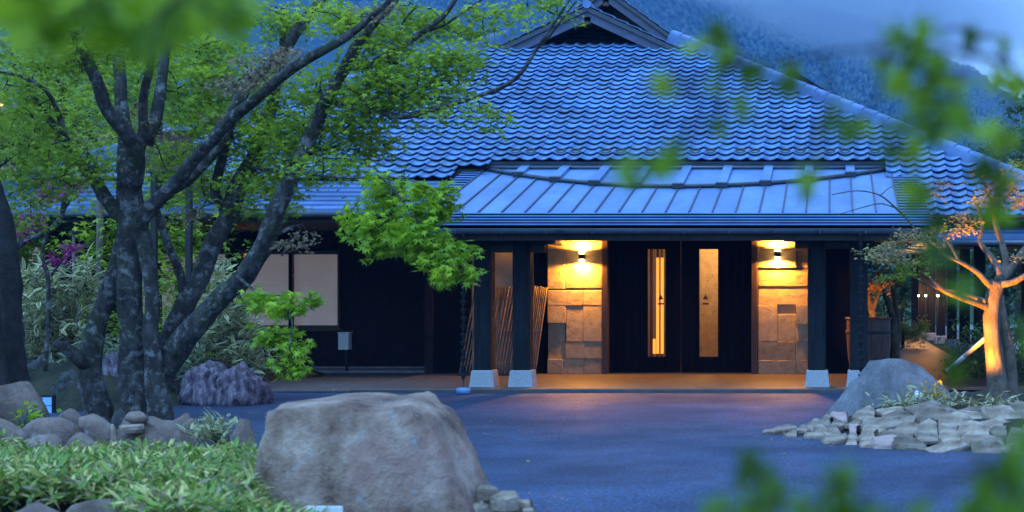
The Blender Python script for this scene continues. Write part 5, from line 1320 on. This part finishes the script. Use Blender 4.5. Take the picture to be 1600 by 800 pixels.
for (px_, d, lab) in ((1435.5, 44, 'small bright lantern furthest along the walkway'), (1446.5, 41.3, 'small bright lantern in the middle of the walkway'), (1465.5, 38.6, 'small bright lantern nearest along the walkway')):
    q = W(px_, 462, d); lo_ = empty('walkway_lantern', q, lab, 'lantern', 'lanterns along the walkway')
    b = MB(); b.lathe([(0,-.03),(.022,-.022),(.03,0),(.022,.022),(0,.03)], q, 10); b.build('globe', M['path_lamp'], lo_)
    b = MB(); b.tube([(q[0], q[1]+0.02, 0.0), (q[0], q[1]+0.02, q[2]-0.03)], 0.008, 6); b.build('stem', M['iron'], lo_)
    point('lantern_light', (q[0]-0.15, q[1]-0.3, q[2]+0.1), 16, (1.0, 0.45, 0.13), 0.05, lo_)

# ---------------------------------------------------------------- right bank: boulder, flat stones, uplit tree
q = W(1392, 640, 16.6); planes = [(-.75,-.45,.75,.62),(.42,-.35,.85,.70),(-.15,-1,.35,.55),(.6,-1,.3,.75),(0,1,.3,.7),(-.5,.8,.3,.8),(.8,.5,.2,.95),(0,0,-1,.6),(-.1,-.1,1,.80)]
p, f = rock(12, (0.60,0.52,0.60), 4, planes=planes, rough=0.05, soft=140, nscale=4.2)
o = link_mesh('boulder', mesh_np('boulder', p, f, True), rock_mat('ridged_rock', [(0.28,(0.11,0.105,0.11)),(0.5,(0.20,0.19,0.20)),(0.75,(0.33,0.31,0.33))], 3, None, bscale=6, bs=1.0, stretch=(1.5,1,0.6)), None, (q[0], 16.7, 0.17)); tag(o, 'pointed grey boulder on the stone bank right of the porch', 'boulder')
bank = empty('stone_bank', gp(1420, 680) + (0,), 'sloping bank of flat pale stones around the garden on the right', 'stone bank')
brg2 = np.random.default_rng(77)
def bank_stone(px_, py_, d, z, w_, dpt, h_, mt_='flat_stone', k=0, lean=0.3):
    v_, f_ = slab(brg2, w_, dpt, h_, lean)
    o = link_mesh('stone', mesh_np('stone', v_, f_), M[mt_], bank, (ray_x(px_, d), d, z)); return o
edge = [(1195,673),(1235,679),(1300,690),(1380,698),(1460,703),(1540,706),(1640,708)]
ex = np.array([e[0] for e in edge]); ey = np.array([e[1] for e in edge]); kk = 0
for rr in range(6):                                       # courses from the edge inwards and upwards
    x = 1192 + rr*16
    while x < 1640:
        w_px = brg2.uniform(32, 86) if x > 1330 else brg2.uniform(20, 42)
        ye = np.interp(x + w_px/2, ex, ey); d = EYE*F/(ye-PY) + rr*0.33 + brg2.uniform(-.05, .05)
        far = max(0.15, min(1.0, (x-1180)/220.0))
        if rr*0.33 > 0.2 + 2.2*far: x += w_px; continue
        z = 0.045*rr*far + brg2.uniform(-0.02, 0.01)
        bank_stone(x + w_px/2, 0, d, z, w_px*0.60*d/F, brg2.uniform(0.19,0.27), min(0.06, w_px*0.3*d/F)*brg2.uniform(0.6, 1.0), 'flat_stone' if brg2.random() > 0.12 else 'pink_stone', kk, 0.04 + 0.26*max(0.0, min(1.0, (x-1240)/160.0))); kk += 1
        x += w_px*0.95
bank_stone(1384, 0, 13.50, 0.0, 0.16, 0.13, 0.09, 'pink_stone', 998)
# plants on the bank
q = W(1432, 634, 15.6); rg_ = np.random.default_rng(15); t = empty('bamboo_grass', (q[0], 15.6, 0.2), 'tuft of variegated grass in front of the pointed boulder', 'grass tuft')
pts = q + rg_.normal(size=(60,3))*np.array([.20,.10,.05]); foliage('leaves', [blades(rg_, pts, 6, 0.105, 0.03, 0.35)], M['sasa_pale'], t)
q = W(1540, 640, 15.9); t = empty('bamboo_grass', (q[0], 15.9, 0.2), 'dry pale grass tuft at the foot of the uplit tree', 'grass tuft')
pts = q + rg_.normal(size=(60,3))*np.array([.28,.12,.05]); foliage('leaves', [blades(rg_, pts, 6, 0.10, 0.03, 0.4, tone=(0.8,0.15))], M['sasa_pale'], t)
q = W(1452, 615, 15.8); fl = empty('yellow_flowers', (q[0], 15.8, 0.22), 'cluster of yellow flowers beside the garden spotlight', 'flowers')
pts = q + rg_.normal(size=(16,3))*np.array([.10,.05,.04]); foliage('petals', [blades(rg_, pts, 7, 0.055, 0.012, 0.3, OV)], M['yellow_flower'], fl, 'stuff')
limb_mesh('stems', [np.array([(q[0]+rg_.normal()*0.04, 15.8, 0.15, 0.004), (p_[0], p_[1], p_[2], 0.003)]) for p_ in pts], M['maple'], fl, 5, 0, 3)
# garden spotlight (pale cylinder) and the tree it lights
sp0 = W(1432, 622, 15.7); gs = empty('garden_spotlight', (sp0[0], 15.7, 0.2), 'pale cylindrical garden spotlight behind the grass tuft', 'lamp')
b = MB(); dirv = np.array([0.55, 0.25, 0.9]); dirv /= np.linalg.norm(dirv); pts = [sp0 - dirv*0.05, sp0 + dirv*0.07]
b.tube(pts, 0.05, 14); b.build('housing', M['white_paint'], gs)
b = MB(); b.tube([(sp0[0], 15.7, 0.1), sp0 - dirv*0.03], 0.012, 6); b.build('stake', M['iron'], gs)
tb_ = W(1557, 625, 16.3)
up = spot('uplight', sp0 + np.array([0.25, -0.15, 0.12]), (tb_[0]-sp0[0]-0.25, tb_[1]-15.5, 1.1), 400, 80, (1.0, 0.34, 0.012), 0.6, 0.05); up.parent = gs; up.matrix_parent_inverse = world_matrix(gs).inverted()
gt = empty('garden_tree', (tb_[0], 16.3, 0.15), 'small tree with bare twisting branches lit orange from below', 'tree')
GD = 16.3
limbs = [P([(1560,640,62),(1558,620,46),(1555,580,37),(1553,530,34),(1551,490,35),(1556,455,34),(1560,440,34)], GD),
 P([(1575,640,40,.1),(1578,600,28,.12),(1574,550,24,.1),(1566,500,26,.1),(1560,465,28,.05)], GD),
 P([(1552,482,20),(1530,475,13,-.1),(1500,465,11,-.25),(1475,455,9,-.4),(1455,438,7,-.5),(1440,425,5,-.6)], GD),
 P([(1540,470,10,-.1),(1515,462,8,.1),(1495,455,6,.3),(1470,452,4,.5)], GD),
 P([(1556,452,14),(1540,440,12,-.1),(1525,425,10,-.2),(1500,410,8,-.4),(1470,395,6,-.6),(1440,370,5,-.8),(1420,345,4.5,-.9),(1400,325,4,-1),(1375,305,3,-1.1),(1340,298,2.5,-1.2),(1300,304,2,-1.3)], GD),
 P([(1400,325,3,-1),(1375,318,2.5,-1),(1345,325,2.2,-1.1),(1310,335,1.6,-1.1)], GD),
 P([(1376,305,2.5,-1.1),(1395,290,2,-1.1),(1420,285,1.5,-1.1)], GD),
 P([(1560,440,22),(1563,425,16),(1552,405,12,.1),(1540,390,11,.2),(1530,375,9,.3),(1535,355,8,.3),(1530,330,6,.4),(1520,300,5,.4)], GD),
 P([(1562,435,22),(1572,410,14,.1),(1566,380,13,.2),(1556,350,11,.2),(1552,320,9,.25),(1540,290,7,.3),(1525,265,5,.4)], GD),
 P([(1564,440,18),(1590,405,14,.1),(1605,385,12,.2),(1640,350,9,.3),(1660,300,6,.4)], GD),
 P([(1560,445,16),(1585,440,12,-.2),(1610,425,9,-.3),(1650,400,6,-.4)], GD),
 P([(1500,410,6,-.4),(1480,375,5,-.3),(1462,350,4,-.3),(1450,330,3,-.2)], GD),
 P([(1470,395,5,-.6),(1430,390,4,-.8),(1390,385,3,-1),(1360,395,2.4,-1.1)], GD),
 P([(1475,455,5,-.4),(1440,440,4,-.6),(1415,425,3,-.8),(1385,432,2.4,-.9),(1365,445,1.8,-1)], GD),
 P([(1552,330,5,.25),(1575,305,4,.2),(1590,285,3,.1)], GD)]
_, gw = limb_mesh('trunk', limbs, M['bark_pale'], gt, 12, 0.07, 12, 0.08)
G1 = clus([(1385,390,38,12,.25,-1,16),(1420,370,40,12,.25,-.9,14),(1370,400,26,10,.2,-1,9),(1450,380,30,14,.25,-.6,10),(1410,405,30,8,.2,-.9,7),(1500,340,26,12,.25,-.2,8),(1530,310,24,14,.3,.3,8),(1570,280,36,14,.35,.2,18),(1590,310,30,16,.35,.2,18),(1560,300,30,14,.3,.2,10),(1450,300,30,16,.25,-.2,6),(1475,290,24,10,.2,0,4),(1600,400,20,12,.25,.1,5),(1500,360,26,10,.2,-.3,7),(1420,290,20,12,.2,-.8,3),(1540,270,24,10,.3,.3,6)], GD)
lf, cs = sprays(rg_, *G1, 24, 0.036, ML5, 0.13, 0.35, 0.025); foliage('crown', lf, M['spring_leaf'], gt)
G2 = clus([(1420,420,30,8,.2,-.8,8),(1390,432,16,6,.15,-.9,4),(1430,408,26,8,.2,-.8,6),(1470,355,18,8,.2,-.3,4),(1590,250,20,12,.25,.2,6)], GD)
lf, cs_ = sprays(rg_, *G2, 18, 0.042, ML5, 0.12, 0.35, 0.025); foliage('young_leaves', lf, M['maple_bright'], gt)
tw = twigs_to(np.vstack([cs, cs_]), gw, rg_, 0.007, 0.002, 0.03); o, _ = limb_mesh('twigs', tw, M['bark_pale'], gt, 6, 0, 6); o['kind'] = 'stuff'
# slanting support pole of the tree
b = MB(); b.tube([W(1508, 556, 16.9)*np.array([1,1,1]), W(1560, 512, 16.45)], 0.028, 10); b.tube([W(1508,556,16.9), W(1480,580,17.2)], 0.028, 10)
o = b.build('support_pole', M['white_paint']); tag(o, 'pale slanting pole propping the uplit tree', 'pole')
# second uplit tree beyond the tub
t2 = empty('garden_tree', (ray_x(1366,27), 27, 0), 'small pale tree lit orange from below beyond the wooden tub', 'tree')
limbs = [P([(1368,560,16),(1366,520,13),(1364,488,12),(1358,465,10),(1352,440,7),(1345,420,5)], 27), P([(1364,486,9),(1372,460,7),(1380,440,5),(1385,420,3)], 27), P([(1364,500,8),(1358,480,6),(1350,462,4)], 27)]
_, gw2 = limb_mesh('trunk', limbs, M['bark_pale'], t2, 9, 0.06, 13)
G3 = clus([(1365,448,18,8,.3,0,12),(1352,450,10,8,.2,0,5),(1376,442,14,8,.3,.2,8)], 27)
lf, cs = sprays(rg_, *G3, 18, 0.06, ML5, 0.16, 0.4, 0.04); foliage('crown', lf, M['spring_leaf'], t2)
t3_ = empty('garden_tree', (ray_x(1398,29), 29, 0), 'pale grey twin trunk beside the path beyond the wooden tub', 'tree')
limb_mesh('trunk', [P([(1398,562,22),(1396,510,15),(1390,480,13),(1380,450,10),(1372,425,7)], 29), P([(1399,560,14),(1404,515,11,.1),(1402,490,10,.2),(1398,465,9,.3),(1394,440,7,.4)], 29)], M['bark_pale'], t3_, 9, 0.06, 14)
lf_, _ = sprays(rg_, *clus([(1385,425,30,10,.4,0,12),(1400,440,20,10,.4,.3,8)], 29), 16, 0.06, ML5, 0.16, 0.4, 0.04); foliage('crown', lf_, M['maple_far'], t3_)
u2 = empty('garden_spotlight', (ray_x(1352,26), 26, 0.02), 'small black spotlight at the foot of the far uplit tree', 'lamp')
b = MB(); b.tube([(ray_x(1352,26), 26, 0.02), (ray_x(1353,26), 26.03, 0.14)], 0.045, 10); b.build('housing', M['iron'], u2)
L = spot('uplight', (ray_x(1352,26), 26.05, 0.2), (0.12, 0.75, 1.2), 190, 70, (1.0, 0.32, 0.03), 0.6, 0.05); L.parent = u2; L.matrix_parent_inverse = world_matrix(u2).inverted()

# ---------------------------------------------------------------- parked car at the right edge
car = empty('parked_car', (5.3, 31, 0), 'pale parked car half hidden at the right edge behind the uplit tree', 'car')
M['car_paint'] = mat('car_paint', (0.55,0.58,0.62), 0.25, 0.6)
cx0, cy = 4.05, 31.0
b = MB(); prof_ = [(0,.35),(0.02,.62),(0.25,.78),(0.95,.90),(1.5,1.38),(2.6,1.45),(3.4,1.28),(3.95,.95),(4.2,.85),(4.25,.4),(3.9,.28),(.3,.28)]
b.prism([(cx0+u, w_) for u, w_ in prof_], cy-0.82, cy+0.82); b.build('body', M['car_paint'], car)
for (pts) in ([(1.08,.95),(1.55,1.33),(1.95,1.37),(1.95,.95)], [(2.02,.95),(2.02,1.38),(2.6,1.40),(3.2,1.25),(3.5,.97)]):
    b = MB(); b.prism([(cx0+u, w_) for u, w_ in pts], cy-0.828, cy-0.822); b.build('window', M['glass'], car)
b = MB(); b.add([(cx0+.97,cy-.7,.93),(cx0+.97,cy+.7,.93),(cx0+1.47,cy+.62,1.37),(cx0+1.47,cy-.62,1.37)], [(0,1,2,3)]); b.build('windscreen', M['glass'], car)
for u in (0.8, 3.4):
    for s_ in (-1, 1):
        b = MB(); v_, f_ = tube_np(np.array([(cx0+u, cy+s_*0.84, .31), (cx0+u, cy+s_*0.66, .31)]), np.array([.31,.31]), 20); b.add(v_, f_, True); b.f += [tuple(range(20)), tuple(range(39,19,-1))]; b.smooth += [False, False]
        wv = b.build('wheel', M['black'], car)
        b = MB(); b.tube([(cx0+u, cy+s_*0.845, .31), (cx0+u, cy+s_*0.80, .31)], 0.19, 16); b.build('rim', M['granite'], wv)
for s_ in (-1, 1):
    b = MB(); b.bbox(cx0-0.01, cx0+0.1, cy+s_*0.6-0.14, cy+s_*0.6+0.14, .58, .70, 0.01); b.build('headlight', M['glass'], car)

# ---------------------------------------------------------------- maple twigs close to the lens (out of focus)
lv, lfc, le = ML7
near_mes = []
for k in range(5):
    me_ = mesh_np('leaf', lv*np.array([1,1,1]) + 0, lfc, False, {'rnd': np.full(len(lv), 0.1+0.2*k), 'edge': le}); me_.materials.append(M['near_leaf']); near_mes.append(me_)
nrg = np.random.default_rng(99)
def near_branch(name, label, spots, stem, d0, tones=(0, 5)):
    t = empty(name, stem[0][:3], label, 'branch')
    _, wd = limb_mesh('stem', [np.array(stem)], M['bark_dark'], t, 7, 0.03, 3, 0.03)
    tips = []
    spots = list(spots) + ([(x + nrg.normal(0, 14), y + nrg.normal(0, 12), s_) for (x, y, s_, *_q) in spots] if name == 'overhanging_branch' else []) + [(x + nrg.normal(0, 16), y + nrg.normal(0, 14), s_*0.85) for (x, y, s_, *_q) in spots]
    for (x, y, s_, *dd) in spots:
        d = d0 + (dd[0] if dd else nrg.uniform(-.12, .2)); p_ = W(x, y, d); tips.append(p_)
        o = bpy.data.objects.new('leaf', near_mes[nrg.integers(*tones)]); C.objects.link(o)
        o.location = tuple(p_); o.rotation_euler = (nrg.normal(1.05, 0.4), nrg.uniform(-3.1, 3.1), nrg.normal(0, 0.5)); sc__ = s_*d/F*0.92; o.scale = (sc__,)*3
        o.parent = t; o.matrix_parent_inverse = world_matrix(t).inverted()
    tw_ = twigs_to(np.array(tips), wd, nrg, 0.0016, 0.0007, 0.05)
    if tw_:
        o, _ = limb_mesh('twigs', tw_, M['bark_dark'], t, 5, 0, 3, 0.02); o['kind'] = 'stuff'
    return t
DSC = 1.2
sx = lambda px_, py_, d, r: (*W(px_, py_, d*DSC), r*0.7)
near_branch('maple_sapling', 'out of focus maple sapling with scattered leaves close in front of the right side',
  [(1035,138,62),(1112,128,60),(1152,168,58),(1126,206,46),(1046,248,66),(985,268,70),(1020,262,60),(1256,284,58),(1140,92,64),(1168,112,60),(1232,132,58),(1226,104,46,.25),(1298,186,62),(1345,190,66),(1322,200,55),(1090,72,70,.3),(1120,55,60,.35),
   (1405,58,60),(1435,48,64),(1448,84,60),(1415,100,62),(1462,112,70),(1488,136,66),(1440,138,70),(1402,132,58),(1435,190,70),(1465,170,64),(1505,186,70),(1470,215,74),(1545,205,70),(1575,222,66),(1562,130,64),(1592,128,60),(1420,232,66),(1438,300,68),(1425,318,64),(1552,330,66),(1562,296,62),(1550,260,70),
   (1478,420,66),(1500,455,60),(1446,400,56),(1486,585,60),(1598,520,60),(1405,195,48),(1380,100,46,.3),(1570,60,50,.3),(1510,60,48,.35)],
  [sx(1760,1100,1.3,.012), sx(1740,800,1.28,.011), sx(1715,500,1.25,.009), sx(1665,260,1.25,.007), sx(1600,120,1.25,.005), sx(1500,80,1.25,.0035), sx(1400,70,1.28,.0025), sx(1250,90,1.3,.0018), sx(1120,110,1.3,.0012)], 1.5, (0, 4))
near_branch('low_twig', 'dark out of focus leafy twig along the bottom edge on the right',
  [(1160,732,90),(1190,745,70),(1320,755,84),(1330,790,80),(1180,800,90),(1120,800,80),(1250,806,90),(1300,815,80),(1580,740,100),(1604,700,90),(1545,775,110),(1590,790,120),(1520,800,90),(1380,815,80),(1450,820,80)],
  [sx(1760,1150,1.2,.008), sx(1690,900,1.15,.006), sx(1560,850,1.1,.0045), sx(1400,850,1.1,.003), sx(1250,830,1.1,.002), sx(1140,810,1.1,.0012)], 1.25, (0, 2))
tl = [(x + nrg.uniform(-14,14), y + nrg.uniform(-14,10), nrg.uniform(60,95)) for (x, y) in
      [(10,5),(40,15),(70,8),(100,12),(130,5),(160,12),(190,5),(220,14),(250,8),(280,14),(310,6),(335,12),(30,30),(35,45),(80,35),(75,60),(150,35),(185,42),(205,30),(235,40),(260,48),(275,62),(250,70),(300,36),(290,24),(230,55),(60,-10),(120,-10),(180,-12),(240,-8),(300,-10),(345,-5),(385,25),(370,20),(0,20),(215,60),(90,20)]]
near_branch('overhanging_branch', 'out of focus bright green maple branch hanging in at the top left corner', tl,
  [sx(-420,-260,1.9,.014), sx(-250,-160,1.7,.011), sx(-60,-60,1.5,.007), sx(100,-25,1.4,.005), sx(240,-15,1.35,.003), sx(370,5,1.35,.0015)], 1.6, (1, 5))

# fallen leaves gathered along the edges of the drive
fr_g = np.random.default_rng(61); pos = []
for (x0, y0, x1, y1, n_, sp_) in ((330,660,420,640,26,.25),(760,800,860,770,24,.2),(1200,678,1480,706,40,.2),(420,606,700,612,40,.25),(700,640,1200,690,26,1.2)):
    for _ in range(n_):
        f_ = fr_g.random(); g_ = gp(x0+(x1-x0)*f_, y0+(y1-y0)*f_); pos.append((g_[0]+fr_g.normal(0, sp_), g_[1]-abs(fr_g.normal(0, sp_)), 0.016))
pos = np.array(pos); k_ = len(pos)
o = foliage('fallen_leaves', [leaves(pos, fr_g.uniform(.025,.05,k_), fr_g.random(k_)*6.28, fr_g.normal(0,.12,k_), fr_g.normal(0,.12,k_), ML5, fr_g.random(k_))], M['spring_leaf'], None, 'stuff'); tag(o, 'small fallen leaves scattered along the edges of the driveway', 'leaves')
# ---------------------------------------------------------------- wooded mountain and the evening air
DB = 860.0
rpx = np.array([-1500,-600,300,700,950,1100,1200,1300,1400,1470,1500,1530,1560,1600,1680,1800,2200,3000]); rpy = np.array([-100,-220,-200,-160,-120,-70,-25,15,62,100,108,118,138,164,190,215,250,300])
rdd = np.array([3200,3000,2600,2700,3400,5200,6400,6600,5000,2900,2500,2400,2300,2200,2200,2200,2400,3000.])
def mpoint(px_, t):
    """a point of the mountainside: t = 0 at its foot, 1 on the ridge, beyond 1 behind it"""
    rd = np.interp(px_, rpx, rdd); a = (PY-np.interp(px_, rpx, rpy))/F
    d = DB + (rd-DB)*t**1.7 if t <= 1 else rd*(1 + (t-1)*0.6)
    x = (px_-PX)/F*d
    el = a*(t if t <= 1 else max(0, 1-(t-1)*2.0))
    w_ = max(0.0, min(1.0, t))*(1.0-0.82*min(1.0, t))
    z = EYE*min(1, t) + el*d + w_*d*(0.055*mnoise.noise((px_*0.006, t*4.0, 3.3)) + 0.02*mnoise.noise((px_*0.02, t*11.0, 8.1))) - 4*(t == 0)
    return (x, d, z)
cols = np.linspace(-1400, 2600, 210); rows_ = list(np.linspace(0, 1, 46)) + [1.2, 1.5]
hv_ = [mpoint(c_, t_) for t_ in rows_ for c_ in cols]
nx, ny = len(cols), len(rows_)
ff = np.array([(j*nx+i, j*nx+i+1, (j+1)*nx+i+1, (j+1)*nx+i) for j in range(ny-1) for i in range(nx-1)])
M['forest_floor'] = noisy('forest_floor', (0.012,0.03,0.014), (0.03,0.055,0.022), 0.02, 0.95, 0.1, 0.0)
o = link_mesh('mountain', mesh_np('mountain', hv_, ff, True), M['forest_floor']); o['kind'] = 'structure'
# trees of the mountainside: one mass of conifers and round crowns
frg = np.random.default_rng(8); V, FF, RN, off = [], [], [], 0
a6 = np.arange(6)*np.pi/3
f_ = []
for q in range(2):
    for i in range(6):
        j = (i+1) % 6; f_ += [(q*6+i, q*6+j, q*6+6+j), (q*6+i, q*6+6+j, q*6+6+i)]
for i in range(6): f_.append((12+i, 12+(i+1) % 6, 18))
f_ = np.array(f_); ca_, sa_ = np.cos(a6), np.sin(a6)
for k in range(14000):
    if k % 8 == 0: px_, t_ = frg.uniform(1440, 1700), frg.uniform(0.86, 1.0)
    else: px_, t_ = frg.uniform(540, 1660), frg.uniform(0.35, 1.0)
    x, y, z = mpoint(px_, t_); sc_ = y/2300.0
    h = frg.uniform(8, 16)*max(0.8, sc_); r = h*frg.uniform(0.2, 0.34); z -= 1.0
    if frg.random() < 0.6: rr_, zz_ = np.repeat((r*0.9, r, r*0.55), 6), np.repeat((h*0.1, h*0.25, h*0.62), 6)
    else: rr_, zz_ = np.repeat((r*0.7, r*1.35, r*0.9), 6), np.repeat((h*0.1, h*0.4, h*0.75), 6)
    rr_ = rr_*frg.uniform(.8, 1.2, 18)
    v_ = np.column_stack([x + rr_*np.tile(ca_, 3), y + rr_*np.tile(sa_, 3), z + zz_]); v_ = np.vstack([v_, [(x, y, z+h)]])
    V.append(v_); FF.append(f_+off); off += 19; RN.append(np.full(19, frg.random()))
M['forest'] = leaf_mat('forest_leaf', (0.014,0.034,0.014), (0.024,0.048,0.018), (0.045,0.055,0.03), 0.0)
me = mesh_np('mountain_forest', np.vstack(V), np.vstack(FF), False, {'rnd': np.concatenate(RN)})
o = link_mesh('mountain_forest', me, M['forest']); tag(o, 'misty forest covering the mountainside behind the inn', 'forest', kind='stuff')
# even blue evening air around the place
b = MB(); b.box(-900, 900, -60, 845, -10, 190)
hm = bpy.data.materials.new('haze'); hm.use_nodes = True; hn = hm.node_tree.nodes; hl_ = hm.node_tree.links; hn.clear()
ho = hn.new('ShaderNodeOutputMaterial'); hvn = hn.new('ShaderNodeVolumePrincipled')
hvn.inputs['Color'].default_value = (0.13, 0.44, 1.0, 1); hvn.inputs['Density'].default_value = 0.00034; hvn.inputs['Anisotropy'].default_value = 0.0
hl_.new(hvn.outputs[0], ho.inputs['Volume'])
hz = b.build('haze', hm); hz['kind'] = 'stuff'; tag(hz, 'thin blue evening haze in the air', 'haze')

# low cloud hanging on the mountain, beyond the haze
cm = bpy.data.materials.new('cloud'); cm.use_nodes = True; cn_ = cm.node_tree.nodes; cl_ = cm.node_tree.links; cn_.clear()
co = cn_.new('ShaderNodeOutputMaterial'); cv = cn_.new('ShaderNodeVolumePrincipled'); cv.inputs['Color'].default_value = (0.97, 0.98, 1.0, 1); cv.inputs['Anisotropy'].default_value = 0.3
ct = cn_.new('ShaderNodeTexCoord'); ln = cn_.new('ShaderNodeVectorMath'); ln.operation = 'LENGTH'; cl_.new(ct.outputs['Object'], ln.inputs[0])
fa = cn_.new('ShaderNodeMapRange'); fa.interpolation_type = 'SMOOTHSTEP'; fa.inputs['From Min'].default_value = 1.0; fa.inputs['From Max'].default_value = 0.15; cl_.new(ln.outputs['Value'], fa.inputs['Value'])
nz_ = cn_.new('ShaderNodeTexNoise'); nz_.inputs['Scale'].default_value = 2.2; nz_.inputs['Detail'].default_value = 3; cl_.new(ct.outputs['Object'], nz_.inputs['Vector'])
nr = cn_.new('ShaderNodeMapRange'); nr.inputs['From Min'].default_value = 0.3; nr.inputs['From Max'].default_value = 0.7; nr.inputs['To Min'].default_value = 0.35; cl_.new(nz_.outputs['Fac'], nr.inputs['Value'])
mu = cn_.new('ShaderNodeMath'); mu.operation = 'MULTIPLY'; cl_.new(fa.outputs[0], mu.inputs[0]); cl_.new(nr.outputs[0], mu.inputs[1])
m2 = cn_.new('ShaderNodeMath'); m2.operation = 'MULTIPLY'; m2.inputs[1].default_value = 0.05; cl_.new(mu.outputs[0], m2.inputs[0]); cl_.new(m2.outputs[0], cv.inputs['Density']); cl_.new(cv.outputs[0], co.inputs['Volume'])
v_, f_ = ICO[4]
for (px_, py_, d, rx, ry, rz_, tilt, lab) in ((1370, -34, 1500, 300, 140, 104, 0.26, 'large pale cloud hanging on the mountain above the right hip'), (1090, -85, 1600, 230, 130, 66, 0.12, 'thin pale cloud along the mountain top above the gable')):
    o = link_mesh('cloud', mesh_np('cloud', v_, f_, True), cm, None, tuple(W(px_, py_, d))); o.scale = (rx, ry, rz_); o.rotation_euler = (0, tilt, 0)
    tag(o, lab, 'cloud', 'low clouds on the mountain', 'stuff')
